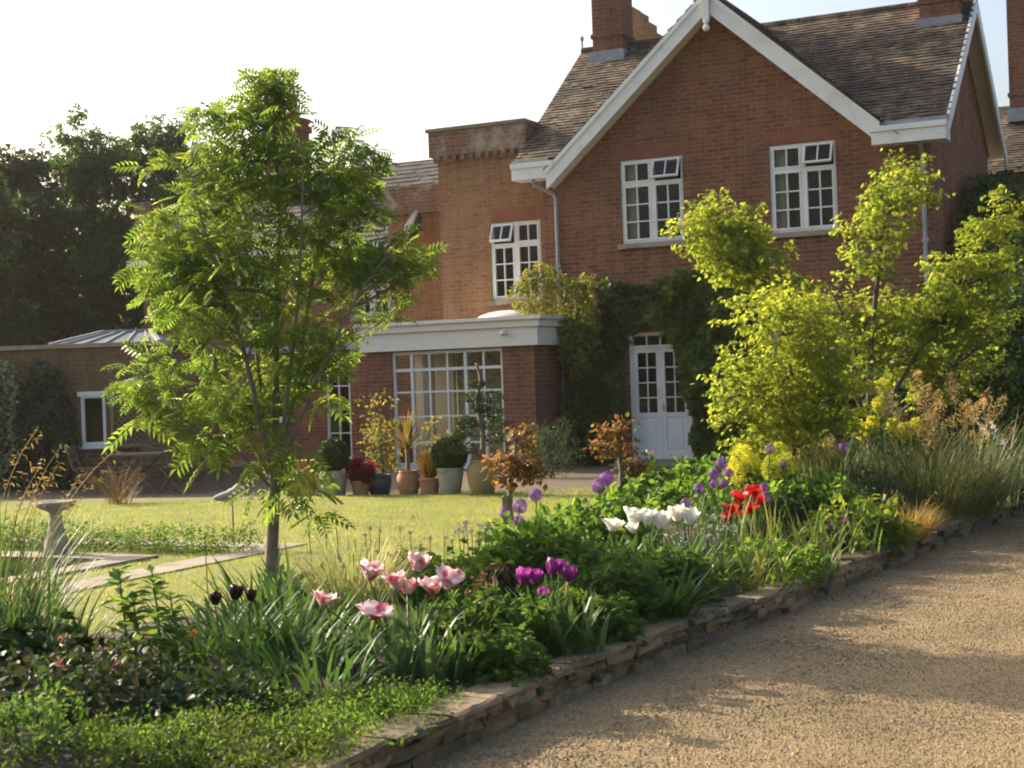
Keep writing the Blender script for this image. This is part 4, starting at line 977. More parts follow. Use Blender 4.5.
m_plum = leaf('plum_leaf', [(.03, .05, .02), (.045, .04, .022), (.035, .065, .02), (.05, .075, .024)], .35, 1.5, .5)
m_redl = leaf('crimson_leaf', [(.22, .012, .022), (.30, .02, .03), (.16, .012, .025)], .45, 1.6, .45)
m_strap = leaf('strap_leaf', [(.03, .075, .022), (.042, .095, .026), (.055, .11, .028), (.035, .075, .028)], .4, 1.6, .5, .22)
m_strapy = leaf('yellowing_strap_leaf', [(.085, .14, .03), (.11, .165, .036), (.18, .18, .055), (.07, .12, .028)], .45, 1.4, .4)
m_tulipl = leaf('tulip_leaf', [(.075, .14, .045), (.10, .17, .05), (.09, .15, .06)], .4, 1.5, .4)
m_gras = leaf('blue_grass_blade', [(.06, .10, .04), (.10, .14, .055), (.15, .18, .08), (.24, .23, .11)], .4, 1.4, .5)
m_tan = leaf('tan_plume', [(.42, .31, .17), (.54, .42, .25), (.36, .25, .13)], .5, 1.4, .6)
m_pale = leaf('pale_grass_blade', [(.30, .32, .14), (.38, .38, .20), (.26, .28, .10), (.46, .44, .28)], .45, 1.2, .5)
m_straw = leaf('straw_blade', [(.38, .27, .09), (.46, .35, .13), (.30, .20, .06)], .45, 1.2, .6)

mb_h = bush('low_hedge', 'low clipped hedge running along the back of the pond', (*(PO+pu*1.95+pv*.72), .1), (1, 1, 1), 15000, .034, L_simple, m_g2, 'hedge', sub=[((-EX[0]*t, -EX[1]*t, .15+U(-.02, .02)), (.32, .26, .2)) for t in np.linspace(-1.6, 3.6, 16)], zmin=.05, stems=0, crr=.09)
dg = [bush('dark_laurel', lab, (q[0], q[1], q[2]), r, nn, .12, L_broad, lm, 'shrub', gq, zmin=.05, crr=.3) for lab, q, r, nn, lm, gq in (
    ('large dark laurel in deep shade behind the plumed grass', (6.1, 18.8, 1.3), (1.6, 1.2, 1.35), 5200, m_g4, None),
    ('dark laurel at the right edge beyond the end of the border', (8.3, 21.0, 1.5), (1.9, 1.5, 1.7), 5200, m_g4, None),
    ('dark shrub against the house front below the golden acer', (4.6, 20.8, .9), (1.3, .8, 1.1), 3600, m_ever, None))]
bush('clipped_hedge', 'bright topped low hedge at the right edge beside the drive', (6.6, 16.9, .3), (1.3, .5, .42), 3600, .06, L_simple, m_clm, 'hedge', crr=.12, stems=0, shell=.6)
bush('dark_shrub', 'rounded dark shrub at the far end of the border by the kerb', (5.0, 15.7, .4), (.75, .55, .5), 2600, .07, L_simple, m_g4, crr=.14)

# ------------------------------------------------------------------ pots on the terrace edge
m_urn = mottled('stone_urn', (.38, .36, .30), (.28, .26, .21), 8, .85, .3, .008, c3=(.20, .20, .15), s3=6)
m_ochre = mottled('ochre_clay', (.36, .25, .10), (.28, .19, .08), 6, .75, .2, .006, c3=(.22, .20, .12), s3=4)
m_blue = plain('blue_glaze', (.025, .035, .07), .2)
m_oran = mottled('orange_terracotta', (.50, .22, .07), (.42, .18, .06), 5, .75, .1)
def pot(name, label, px, w_px, h_px, prof, mat, base=496, foot=0., Yo=0.):
    """a turned pot standing on the ground at photo column px; prof: (radius, height) fractions"""
    g = ground(px, base, LZ-.03); k = g[1]/F; R = w_px/2*k; Hh = h_px*k
    t = thing(name, label, 'plant pot', (g[0], g[1]+Yo, LZ-.035))
    mb = MB(); mb.lathe([(r*R, z*Hh) for r, z in prof], (0, 0, 0), 28); mb.build('body', mat, t, smooth=True)
    s = MB(); s.lathe([(.02*R, Hh*.93), (prof[-1][0]*R*.99, Hh*.93)], (0, 0, 0), 20); s.build('compost', m_soil, t)
    return np.array([g[0], g[1]+Yo, LZ-.035+Hh]), k
P_tap = [(.72, 0), (.76, .05), (.93, .75), (.95, .82), (1, .83), (1, .97), (.97, 1), (.88, 1), (.86, .9)]
P_jar = [(.6, 0), (.68, .05), (.92, .35), (1, .6), (.93, .82), (.74, .93), (.78, .95), (.8, 1), (.7, 1), (.68, .9)]
P_urn = [(.66, 0), (.7, .04), (.86, .45), (1, .8), (.96, .86), (1.04, .9), (1.04, 1), (.92, 1), (.9, .9)]
P_bowl = [(.7, 0), (.8, .08), (.98, .5), (1, .8), (.94, .92), (1, .94), (1, 1), (.9, 1), (.88, .9)]
tops = {}
# a square tapering planter
g = ground(301, 495, LZ-.03); t = thing('square_planter', 'tall orange square terracotta planter seen behind the rowan trunk', 'plant pot', (g[0], g[1], LZ-.035)); k = g[1]/F
mb = MB(); w0, w1, hh = .17, .21, 35*k
mb.add([(-w0, -w0, 0), (w0, -w0, 0), (w0, w0, 0), (-w0, w0, 0), (-w1, -w1, hh), (w1, -w1, hh), (w1, w1, hh), (-w1, w1, hh)], [(3, 2, 1, 0), (0, 1, 5, 4), (1, 2, 6, 5), (2, 3, 7, 6), (3, 0, 4, 7)]); mb.box(-w1-.02, w1+.02, -w1-.02, w1+.02, hh-.06, hh)
mb.build('body', m_oran, t)
tops['box0'] = pot('stone_pot', 'pale tapered stone pot holding a clipped box ball behind the rowan', 334, 30, 27, P_tap, m_urn, 497)
tops['red'] = pot('clay_pot', 'small dark clay pot under the crimson acer', 361, 20, 16, P_tap, m_terra, 496)
tops['blue'] = pot('glazed_pot', 'round dark blue glazed pot', 380, 25, 21, P_bowl, m_blue, 495)
tops['jar'] = pot('terracotta_jar', 'rounded terracotta jar holding a spiky cordyline', 409, 24, 26, P_jar, m_terra, 496)
tops['bron'] = pot('terracotta_pot', 'low terracotta pot under orange bronze foliage', 430, 22, 19, P_tap, m_terra, 496)
tops['urn'] = pot('stone_urn', 'pale carved stone urn under a dark box ball', 451, 27, 29, P_urn, m_urn, 496)
tops['big'] = pot('large_clay_urn', 'large ochre clay urn holding the cloud pruned topiary', 483, 31, 37, P_jar, m_ochre, 496)
def ball(name, label, c, r, n=3000):
    t = thing(name, label, 'topiary', c)
    lv = MB(); d = rnd(n); P = d*r*U(.9, 1.03, n)[:, None]; lv.inst(L_simple, P, unit(d*.4+rnd(n)), unit(d+rnd(n)*.4), .045*U(.7, 1.3, n))
    mb = MB(); mb.ell((0, 0, 0), (r*.88,)*3, 16, 10); mb.tube([(0, 0, -r-.05), (0, 0, -r*.6)], .025, 6); mb.build('trunk', m_bark2, t, smooth=True)
    return lv.build('foliage', m_box, t)
(p, k) = tops['box0']; ball('box_ball', 'clipped dark box ball in the pale stone pot behind the rowan leaves', p+(0, 0, 15*k), 15.5*k)
(p, k) = tops['urn']; ball('box_ball', 'dark round box ball in the carved stone urn before the conservatory window', p+(0, 0, 13*k), 16.5*k)
(p, k) = tops['red']; bush('crimson_acer', 'small crimson leaved maple in a clay pot', (p[0], p[1], p[2]+10*k), (15*k, 15*k, 13*k), 900, .05, L_palm, m_redl, 'shrub', zmin=.2, crr=.07)
(p, k) = tops['bron']; t = thing('bronze_sedge', 'orange bronze grassy plant in the low terracotta pot', 'plant', p); mb = MB(); n = 340; mb.blades(np.stack([U(-.06, .06, n), U(-.06, .06, n), np.full(n, -.03)], 1), U(0, 6.3, n), U(.25, .5, n), U(.05, .6, n), U(.3, 1.2, n), .012); mb.build('blade', leaf('bronze_blade', [(.30, .13, .03), (.24, .15, .03), (.36, .18, .05), (.12, .13, .03)], .45, 1.4), t)
(p, k) = tops['jar']; t = thing('cordyline', 'spiky strap leaved cordyline in the terracotta jar', 'plant', p); mb = MB(); n = 60; mb.blades(np.tile([0, 0, .28], (n, 1)), U(0, 6.3, n), U(.35, .6, n), U(.1, 1.2, n), U(.2, .7, n), .03); mb.build('blade', leaf('cordyline_blade', [(.16, .15, .04), (.24, .17, .06), (.20, .10, .04)], .4, 1.4), t); mb = MB(); mb.tube([(0, 0, -.05), (0, 0, .3)], .03, 8); mb.build('trunk', m_bark, t)
(p, k) = tops['big']; t = thing('cloud_pruned_topiary', 'cloud pruned topiary with leafy pads on a thin trunk', 'topiary', p)
mb = MB(); tk = spline([(0, 0, -.05), (.03, 0, .35), (-.04, 0, .75), (.02, 0, 1.05), (-.03, 0, 1.28)], 14); mb.tube(tk, np.linspace(.04, .014, 14), 8); lv = MB()
for dx, dz, r in ((-18, 12, 15), (16, 21, 12), (-18, 26, 9), (-14, 36, 10), (14, 34, 13), (-16, 40, 9), (12, 46, 12), (-8, 62, 11), (10, 62, 13), (-2, 76, 8), (0, 51, 9)):
    c = np.array([dx*k, U(-.08, .08), dz*k]); rr = r*k; n = 420; d = rnd(n); P = c+d*np.array([rr, rr, rr*.36])*U(.75, 1.05, n)[:, None]
    lv.inst(L_simple, P, unit(d+rnd(n)), unit(np.array([0, 0, .8])+rnd(n)*.6), .035*U(.7, 1.3, n)); j = np.abs(tk[:, 2]-c[2]+.06).argmin(); mb.tube([tk[j], (tk[j]+c)/2+np.array([0, 0, -.02]), c], [.014, .012, .008], 6)
mb.build('trunk', m_bark, t, smooth=True); lv.build('foliage', m_box, t)
# bamboo-like shrub by the window
g = ground(378, 493, LZ-.03); k = g[1]/F; bush('golden_shrub', 'slender yellow leaved shrub rising against the conservatory window frame', (g[0]+.05, g[1]+.3, .8), (.3, .25, .75), 750, .065, L_simple, leaf('golden_shrub_leaf', [(.24, .22, .04), (.30, .24, .06), (.16, .18, .03)], .45, 1.4), 'shrub', zmin=.25, crr=.12, shell=.1)
g = ground(436, 493, LZ-.03); bush('golden_shrub', 'thin yellow shrub behind the cordyline jar', (g[0]-.02, g[1]+.5, .62), (.28, .2, .55), 320, .06, L_simple, bpy.data.materials['golden_shrub_leaf'], 'shrub', zmin=.2, crr=.1, shell=.1)
g = ground(552, 478, LZ-.03); bush('lavender_shrub', 'dim bluish green shrub at the foot of the conservatory corner', (g[0], g[1], .45), (.5, .35, .5), 1500, .06, L_narrow, m_g3, 'shrub', crr=.12)

# standard roses with bronze leaves
def rose(label, px, base, top, Y, ells, n, lean=0):
    t = thing('standard_rose', label, 'small tree', (0, 0, 0), 0); b = at(px, base, Y); mb = MB(); tpx = px+lean
    P = spline([at(px, base+8, Y), at(px-1, (base+top)/2+10, Y), at(tpx, top+45, Y), at(tpx, top+15, Y)], 10); mb.tube(P, np.linspace(.032, .012, 10), 8)
    lv = MB(); cc = clumpy(lv, L_broad, [px_ell(*e, Y) for e in ells], n, 9, .09, .062, .8, .2, .2); twigs(mb, [(P[4:], 0)], cc, .007, .003)
    mb.build('trunk', m_bark, t, smooth=True); lv.build('crown', m_bronze, t)
    return t
rose('small standard rose with copper leaves in front of the clay urn', 511, 516, 425, 15.6, [(518, 462, 26, 22), (525, 440, 16, 16), (505, 470, 18, 16), (535, 475, 14, 12)], 78, 4)
rose('sparser standard rose with copper leaves before the french doors', 622, 506, 412, 16.6, [(613, 440, 22, 18), (622, 420, 10, 12), (630, 462, 20, 14), (600, 448, 10, 8)], 52, -3)
for lab, px, b, tp, Y in (('square wooden stake beside the copper leaved rose near the urn', 506, 518, 497, 15.6), ('square wooden stake beside the copper leaved rose by the french doors', 612, 507, 478, 16.6)):
    p0 = at(px, b+8, Y); p1 = at(px, tp, Y); mb = MB(); mb.box(p0[0]-.03, p0[0]+.03, Y-.03, Y+.03, .05, p1[2]); mb.add([(p0[0]-.03, Y-.03, p1[2]), (p0[0]+.03, Y-.03, p1[2]), (p0[0]+.03, Y+.03, p1[2]), (p0[0]-.03, Y+.03, p1[2]), (p0[0], Y, p1[2]+.03)], [(0, 1, 4), (1, 2, 4), (2, 3, 4), (3, 0, 4)]); tag(mb.build('wooden_stake', m_wood), lab, 'stake')

# ------------------------------------------------------------------ bird bath, bird ornament, garden furniture
g = ground(57, 556, LZ); t = thing('bird_bath', 'stone bird bath with shallow bowl on a flared pedestal', 'bird bath', (g[0], g[1], LZ)); k = g[1]/F
t.scale = (.78, .78, 1); mb = MB(); mb.lathe([(.17, -.02), (.17, .04), (.15, .07), (.135, .13), (.095, .25), (.075, .36), (.07, .40), (.09, .42)], (0, 0, 0), 20); mb.build('pedestal', m_stone, t, smooth=True)
mb = MB(); mb.lathe([(.09, .42), (.18, .45), (.235, .475), (.24, .51), (.215, .515), (.17, .49), (.05, .48)], (0, 0, 0), 28); mb.build('bowl', m_stone, t, smooth=True)
p = at(229, 497, 14.2); t = thing('bird_ornament', 'pale bird ornament on a thin metal rod above the pond hedge', 'ornament', (p[0], p[1], 0))
mb = MB(); mb.tube([(.03, 0, .05), (.03, 0, p[2])], .008, 6); mb.build('rod', m_pipe, t)
mb = MB(); mb.tube(spline([(-.15, 0, p[2]-.01), (-.08, 0, p[2]), (0, 0, p[2]+.01), (.06, 0, p[2]+.04), (.10, 0, p[2]+.09), (.13, 0, p[2]+.10)], 12), np.interp(np.linspace(0, 1, 12), [0, .25, .5, .75, .88, 1], [.012, .045, .062, .045, .036, .012]), 10); mb.build('bird', m_urn, t, smooth=True)
m_teak = mottled('silvered_teak', (.17, .125, .085), (.12, .085, .055), 14, .75)
def table(x, y):
    t = thing('garden_table', 'square slatted wooden garden table in front of the outbuilding', 'table', (x, y, LZ-.03)); h = .60
    mb = MB()
    for i in range(7): mb.box(-.4, .4, -.36+i*.105, -.36+i*.105+.095, h-.03, h)
    mb.build('tabletop', m_teak, t)
    for s in (-1, 1):
        for q in (-1, 1):
            mb = MB(); mb.bar((s*.33, q*.3, 0), (-s*.28, q*.3, h-.03), .04, .03); mb.build('leg', m_teak, t)
    mb = MB(); mb.bar((-.3, -.3, .3), (-.3, .3, .3), .03); mb.bar((.3, -.3, .3), (.3, .3, .3), .03); mb.build('stretcher', m_teak, t)
def chair(label, x, y, rz):
    t = thing('folding_chair', label, 'chair', (x, y, LZ-.03), rz, 'folding garden chairs round the table'); sh = .40
    mb = MB()
    for i in range(5): mb.box(-.19, .19, -.18+i*.075, -.18+i*.075+.065, sh-.02, sh)
    mb.build('seat', m_teak, t)
    for s in (-1, 1):
        mb = MB(); mb.bar((s*.2, -.2, 0), (s*.2, .17, sh+.02), .03, .025); mb.build('leg', m_teak, t)
        mb = MB(); mb.bar((s*.17, .22, 0), (s*.17, -.17, sh-.02), .03, .025); mb.build('leg', m_teak, t)
        mb = MB(); mb.bar((s*.2, .17, sh), (s*.2, .27, .74), .03, .025); mb.build('back_post', m_teak, t)
    mb = MB()
    for i in range(3): z = .5+i*.09; mb.box(-.19, .19, .19+i*.025, .207+i*.025, z, z+.06)
    mb.build('backrest', m_teak, t)
table(-5.75, 23.0)
chair('folding wooden chair left of the garden table, turned to it', -6.55, 23.0, pi/2)
chair('folding wooden chair on the near right side of the garden table', -5.12, 22.7, -pi/2-.4)
chair('folding wooden chair furthest right, set back from the table', -4.75, 23.3, -pi/2+.3)
chair('folding wooden chair behind the garden table against the outbuilding wall', -5.75, 23.75, 0)

# ------------------------------------------------------------------ border plants
def bz(x, y): return float(soil_z(np.array(x), np.array(y)))
def base_at(px, py):
    g = ground(px, py, .18); return np.array([g[0], g[1], bz(g[0], g[1])-.02])
def blade_clump(name, label, b, n, h, spread, lean, droop, wd, lm, cat='plant', seg=5, part='leaf', group=None, az=None, ext=None):
    t = thing(name, label, cat, b, 0, group); mb = MB(); r = spread*np.sqrt(RNG.random(n)); a = U(0, 2*pi, n)
    if ext is None: P = np.stack([r*np.cos(a), r*np.sin(a), np.zeros(n)], 1)
    else: P = np.stack([U(-1, 1, n)*ext[0], U(-1, 1, n)*ext[1], np.zeros(n)], 1)
    aa = a+RNG.normal(0, .6, n) if az is None else az+RNG.normal(0, .9, n)
    mb.blades(P, aa, h*U(.6, 1.15, n), lean*U(.2, 1.2, n), droop*U(.4, 1.3, n), wd*U(.7, 1.2, n), seg=seg)
    mb.build(part, lm, t); t['_']=0; del t['_']; return t
def plumed_grass(name, label, b, n, h, spread, lean, droop, wd, lm, ns, sh, pl_len, lean2=.35, pm=None, plume_n=60, az=None):
    t = blade_clump(name, label, b, n, h, spread, lean, droop, wd, lm, 'ornamental grass', az=az)
    mb = MB(); pl = MB(); P = np.stack([U(-.6, .6, ns)*spread, U(-.6, .6, ns)*spread, np.zeros(ns)], 1)
    for i in range(ns):
        a = U(0, 6.3) if az is None else az+RNG.normal(0, .7); L = sh*U(.75, 1.1); l0 = lean2*U(.2, 1.2); q = []; p = P[i].copy()
        for s in range(9):
            q.append(p.copy()); an = l0+.25*(s/8)**2+(.35*(s/8)**5); p = p+L/8*np.array([cos(a)*sin(an), sin(a)*sin(an), cos(an)])
        q = np.array(q); mb.tube(q, np.linspace(.004, .0015, 9), 4, caps=False)
        k = plume_n; tt = 1-pl_len*RNG.random(k); pos = np.stack([np.interp(tt*8, np.arange(9), q[:, j]) for j in range(3)], 1)
        wsp = .055*np.sin((1-tt)/pl_len*pi)**.7+.008
        pos = pos+rnd(k)*wsp[:, None]; pl = MB(); pl.inst(L_narrow, pos, unit(np.array([cos(a)*.5, sin(a)*.5, -.35])+rnd(k)*.5), rnd(k), U(.02, .042, k)); pl.build('plume', pm or m_tan, t)
    mb.build('stem', m_straw, t); return t

# tulips: one flower shape per colour, copied with its stem and leaves
def tulip_flower(open_, petals, size, mat, ruffle=0., name='flower', narrow=1.):
    mb = MB()
    for ring in range(2):
        for i in range(petals//2):
            a = 2*pi*i/(petals//2)+ring*pi/(petals//2)+RNG.normal(0, .1); o = open_*(1.12 if ring == 0 else .85)+RNG.normal(0, .08); V = []
            for u in np.linspace(0, 1, 6):
                an = 1.25*(1-u)*1.0+o*u*1.0 - .55*(u**2)*(1-open_); 
                rr = size*(.06+.46*sin(min(u, 1)*pi*.5)*(.75+.7*o) - .12*u*u*(1-o)); zz = size*(1.02*u**.9 - .55*o*u**2)
                wv = size*.36*narrow*sin(pi*(.14+.80*u))**.8
                for s in (-1, -.5, 0, .5, 1):
                    rf = ruffle*size*RNG.normal(0, .1)*u*abs(s)
                    x = rr-.22*size*abs(s)**2*.5+rf; y = wv*s
                    V.append((x*cos(a)-y*sin(a), x*sin(a)+y*cos(a), zz+rf*.6-.03*abs(s)*size*u))
            mb.add(V, [(i_*5+j, i_*5+j+1, (i_+1)*5+j+1, (i_+1)*5+j) for i_ in range(5) for j in range(4)])
    return mb
def tulip_plant(name, label, head, Y, size, mat, open_, petals=6, ruffle=0., group=None, leaves=4, lh=.28, base=None, narrow=1.):
    hp = at(head[0], head[1], Y); bx, by = (hp[0]+RNG.normal(0, .02), Y+RNG.normal(0, .02)) if base is None else base
    b = np.array([bx, by, bz(bx, by)-.02]); t = thing(name, label, 'flower', b, 0, group); tip = hp-b
    tip[2] -= size*.35
    s = MB(); s.tube(spline([(0, 0, 0), (tip[0]*.25+U(-.015, .015), tip[1]*.25, tip[2]*.5), tip], 8), np.linspace(.0055, .0042, 8), 6, caps=False); s.build('stem', m_tulipl, t, smooth=True)
    f = tulip_flower(open_, petals, size, mat, ruffle, narrow=narrow).build('flower', mat, t, smooth=True, loc=tip); f.rotation_euler = (U(-.3, .3), U(-.3, .3), U(0, 6.3))
    l = MB()
    if leaves: l.blades(np.tile([0, 0, 0.], (leaves, 1)), U(0, 6.3, leaves), lh*U(.75, 1.2, leaves), U(.1, .5, leaves), U(.2, .8, leaves), U(.03, .05, leaves), seg=6, belly=.35); l.build('leaf', m_tulipl, t)
    return t
m_parrot = petal('parrot_petal', [(.86, .76, .72), (.84, .62, .64), (.88, .82, .78), (.80, .50, .56)], .35, ((.68, .12, .22), 14))
m_purple = petal('purple_petal', [(.36, .05, .30), (.42, .07, .36), (.30, .04, .26)], .45)
m_whitep = petal('white_petal', [(.90, .88, .82), (.86, .85, .78)], .4)
m_redp = petal('red_petal', [(.62, .012, .018), (.70, .02, .02), (.48, .01, .02)], .45)
m_darkp = petal('dark_petal', [(.022, .006, .012), (.035, .01, .015)], .3)
GP = 'pink and white parrot tulips'
for lab, h, s, op in (('pink streaked parrot tulip standing apart nearest the rowan trunk', (323, 598), .10, .75), ('rounded pink and white parrot tulip at the rear left of its group', (369, 571), .115, .45),
    ('pale pink parrot tulip in the centre of the parrot group', (396, 580), .11, .5), ('tallest parrot tulip, white cup flushed red at its base', (416, 563), .11, .4), ('broad parrot tulip with red streaks, right hand of the group', (449, 579), .125, .55),
    ('low wide open parrot tulip with dark red edges', (374, 610), .125, .85), ('small drooping parrot tulip closest to the ground cover', (394, 638), .06, .4), ('white parrot tulip pressed against the broad red streaked one', (434, 585), .115, .6), ('deep pink parrot tulip just under the tallest one', (407, 586), .11, .5)):
    tulip_plant('parrot_tulip', lab, h, 7.45+U(-.15, .25), s*1.04, m_parrot, op*1.25, 8, 1.0, GP, base=(at(h[0]*.55+410*.45, h[1], 7.4)[0], 7.4+U(-.15, .2)), lh=.36)
GU = 'purple tulips by the edging'
for lab, h, s in (('purple tulip at the left end of its bunch', (523, 577), .085), ('purple tulip with tight cup next to the left end one', (533, 577), .08), ('tallest purple tulip in the middle of its bunch', (551, 568), .085), ('purple tulip at the right end of its bunch', (568, 575), .085), ('lowest purple tulip of its bunch', (545, 595), .07), ('purple tulip peeping behind the tallest one', (559, 568), .075)):
    tulip_plant('purple_tulip', lab, h, 8.0+U(-.12, .2), s*1.15, m_purple, .3, 6, .15, GU, base=(at(h[0]*.6+546*.4, h[1], 8)[0], 8.0+U(-.1, .15)), lh=.34)
GW = 'white tulips in the middle of the border'
for lab, h, s, op in (('white tulip splayed flat at the left end of the white group', (612, 524), .13, 1.0), ('large open white tulip second from the left end', (633, 515), .15, .75), ('white tulip half hidden between two larger ones', (648, 518), .13, .5), ('white tulip with rounded cup in the middle of the white group', (661, 521), .14, .4), ('tall white tulip near the right end of the white group', (677, 514), .13, .45), ('white tulip at the right end of the white group', (688, 517), .13, .5), ('small low white tulip beneath the large open one', (634, 528), .09, .6)):
    tulip_plant('white_tulip', lab, h, 10.2+U(-.2, .3), s*1.02, m_whitep, op*.85, 6, .06, GW, lh=.34, narrow=1.0)
GR_ = 'red tulips near the golden acer'
for lab, h, s, op in (('red tulip at the left of the red group', (731, 508), .10, .7), ('open red tulip above the left one in the red group', (740, 496), .11, .8), ('tallest bright red tulip of the red group', (753, 491), .115, .7), ('red tulip at the right edge of the red group', (760, 500), .10, .6), ('low red tulip below the tallest one', (750, 508), .10, .7), ('dark red tulip lowest at the left of the red group', (728, 517), .09, .6), ('red tulip low between the stems of the red group', (740, 514), .09, .6)):
    tulip_plant('red_tulip', lab, h, 11.9+U(-.2, .3), s*1.15, m_redp, op, 6, .4, GR_, lh=.3)
GD = 'near black tulips under the rowan'
for lab, h, s in (('near black tulip at the left of the dark trio', (215, 600), .075), ('largest near black tulip with ragged petals', (235, 594), .085), ('near black tulip right of the ragged one', (250, 596), .07)):
    tulip_plant('black_tulip', lab, h, 7.75+U(-.1, .1), s, m_darkp, .3, 8, .6, GD, leaves=2)
# alliums: ball heads of starry florets
m_all = petal('allium_floret', [(.24, .06, .38), (.32, .09, .46), (.18, .045, .30)], .35)
L_star = T([(0, 0, 0), (.45, .15, .1), (1, 0, 0), (.45, -.15, .1), (-.22, .42, .1), (-.5, .87, 0), (0, .5, .1), (0, -.5, .1), (-.5, -.87, 0), (-.22, -.42, .1)], [(0, 1, 2, 3), (0, 6, 5, 4), (0, 9, 8, 7)])
def allium_head(r, n=300):
    mb = MB(); d = rnd(n); mb.inst(L_star, d*r*U(.82, 1.03, n)[:, None], unit(np.cross(d, rnd(n))), d, r*.3); return mb
ah = allium_head(.05); ah0 = ah.build('flower_head', m_all); head_mesh = ah0.data; bpy.data.objects.remove(ah0)
def allium(label, h, Y, s=1., group=None):
    hp = at(h[0], h[1], Y); b = np.array([hp[0]+RNG.normal(0, .02), Y, bz(hp[0], Y)-.02]); t = thing('allium', label, 'flower', b, 0, group)
    tip = hp-b; mb = MB(); mb.tube(spline([(0, 0, 0), (U(-.01, .01), 0, tip[2]*.5), tip], 6), .005, 6, caps=False); mb.build('stem', m_tulipl, t)
    o = bpy.data.objects.new('flower_head', head_mesh); col.objects.link(o); o.parent = t; o.location = tip; o.scale = (s,)*3; o.rotation_euler = (U(0, 3), U(0, 3), 0)
GA = 'purple alliums'
for lab, h, Y, s in (('purple allium ball lowest left above the central green bush', (505, 513), 10.6, .8), ('large purple allium ball left of the copper rose trunk', (520, 506), 10.8, 1.1), ('purple allium ball highest behind the central bush', (536, 495), 11.0, 1.0), ('half hidden purple allium low behind the aquilegia', (519, 521), 10.4, .8),
    ('big purple allium over the white tulips, the lower of the pair', (599, 486), 11.3, 1.15), ('big purple allium over the white tulips, the upper of the pair', (607, 479), 11.5, 1.15),
    ('purple allium ball topmost of the cluster by the euphorbia', (722, 463), 12.6, 1.0), ('purple allium left in the cluster by the euphorbia', (714, 474), 12.5, .9), ('purple allium right in the cluster by the euphorbia', (729, 473), 12.7, .8), ('small purple allium low in the cluster by the euphorbia', (714, 484), 12.3, .7), ('small purple allium below the middle of the euphorbia cluster', (724, 483), 12.4, .8), ('dim purple allium low left of the red tulips', (699, 488), 12.0, .8),
    ('purple allium just above the red tulips', (764, 487), 12.2, .7), ('purple allium touching the right red tulip', (765, 497), 12.0, .8), ('deep purple allium beside the acer trunk', (770, 449), 13.4, .9), ('purple allium under the acer sprays', (783, 464), 13.2, .7), ('faint purple allium in front of the tall grass', (843, 447), 13.0, .7), ('purple allium between white tulips and red tulips', (686, 503), 11.5, .8)):
    allium(lab, h, Y, s, GA)

# foreground left: tall arching stipa, spurge, hellebores, lilies
b = base_at(15, 690)
plumed_grass('giant_feather_grass', 'tall arching feather grass at the left edge of the border', (-2.95, 8.3, .15), 420, .95, .32, .6, 1.0, .009, leaf('green_grass_blade', [(.045, .085, .03), (.07, .11, .038), (.09, .125, .045), (.055, .09, .032)], .4, 1.4), 9, 1.3, .28, .4, leaf('straw_plume', [(.26, .22, .10), (.33, .28, .14), (.20, .15, .07)], .45, 1.2), 50)
plumed_grass('bronze_feather_grass', 'dry brown plumed grass drooping in front of the garden table', (*ground(120, 504, LZ)[:2], LZ), 90, .48, .16, .6, 1.5, .010, leaf('russet_blade', [(.11, .06, .03), (.16, .095, .045), (.08, .05, .025)], .35, 1.2), 16, .62, .5, .7, leaf('russet_plume', [(.13, .075, .04), (.18, .105, .055), (.10, .06, .035)], .35, 1.2), 70)
bush('spurge', 'bushy mid green spurge mound in the bottom left corner', (-1.98, 5.9, .2), (.3, .28, .24), 3000, .032, L_simple, m_g2, 'plant', crr=.07)
bush('plum_hellebore', 'dark bronze green leafy plant under dusky pink flowers in the left foreground', (-1.95, 6.6, .2), (.5, .4, .24), 3000, .045, L_broad, m_plum, 'plant', crr=.16)
blade_clump('daylily_clump', 'green strappy leaves below the feather grass at the left edge', (-2.55, 7.6, .15), 180, .6, .4, .5, 1.0, .016, m_strap)
bush('hellebore', 'broad leaved dark green hellebore clump at the left edge', (-2.5, 7.2, .2), (.55, .45, .26), 1300, .10, L_palm, m_g4, 'plant', crr=.18)
t = bush('dark_foreground_shrub', 'low dark leafy shrub behind the ground cover in the left foreground', (-1.35, 6.5, .16), (.42, .35, .2), 3200, .042, L_broad, m_g4, 'plant', crr=.12)
m_dusky = petal('dusky_petal', [(.34, .14, .15), (.28, .12, .12), (.40, .20, .16)], .4)
L_cup = _palm(5, 5.0)
def blooms(name, label, pts, Y, mat, size, cat='flower', stems=True, dy=.15, group=None, k=1, drop=0):
    t = thing(name, label, cat, (0, 0, 0), 0, group); mb = MB(); st = MB()
    P = []
    for (px, py) in pts:
        p = at(px, py, Y+U(-dy, dy)); P.append(p)
        if stems:
            zb = .12; st.tube(spline([(p[0]+U(-.04, .04), p[1]+U(-.04, .04), zb), (p[0]+U(-.02, .02), p[1], (p[2]+zb)/2), p], 5), [.004, .0035, .003, .003, .0025], 4, caps=False)
    if stems: st.build('stem', m_tulipl, t)
    for p in P:
        mb = MB(); Q = np.repeat(np.array([p]), k*2, 0); n = len(Q)
        if k > 1: Q = Q+RNG.normal(0, size*.5, Q.shape)
        mb.inst(L_cup, Q, rnd(n), unit(np.array([0, -.6, .6-drop])+rnd(n)*.5), size*U(.75, 1.15, n)); mb.build('flower', mat, t)
    return t
blooms('hellebore_bloom', 'dusky pink flowers nodding over the dark bronze green plant', [(105, 700), (65, 640), (118, 668), (60, 665), (98, 655), (140, 690), (85, 745), (128, 720), (152, 705)], 6.4, m_dusky, .032, dy=.2, k=2)
m_orp = petal('orange_petal', [(.75, .20, .02), (.80, .26, .03)], .4)
GO = 'orange poppies in the left border'
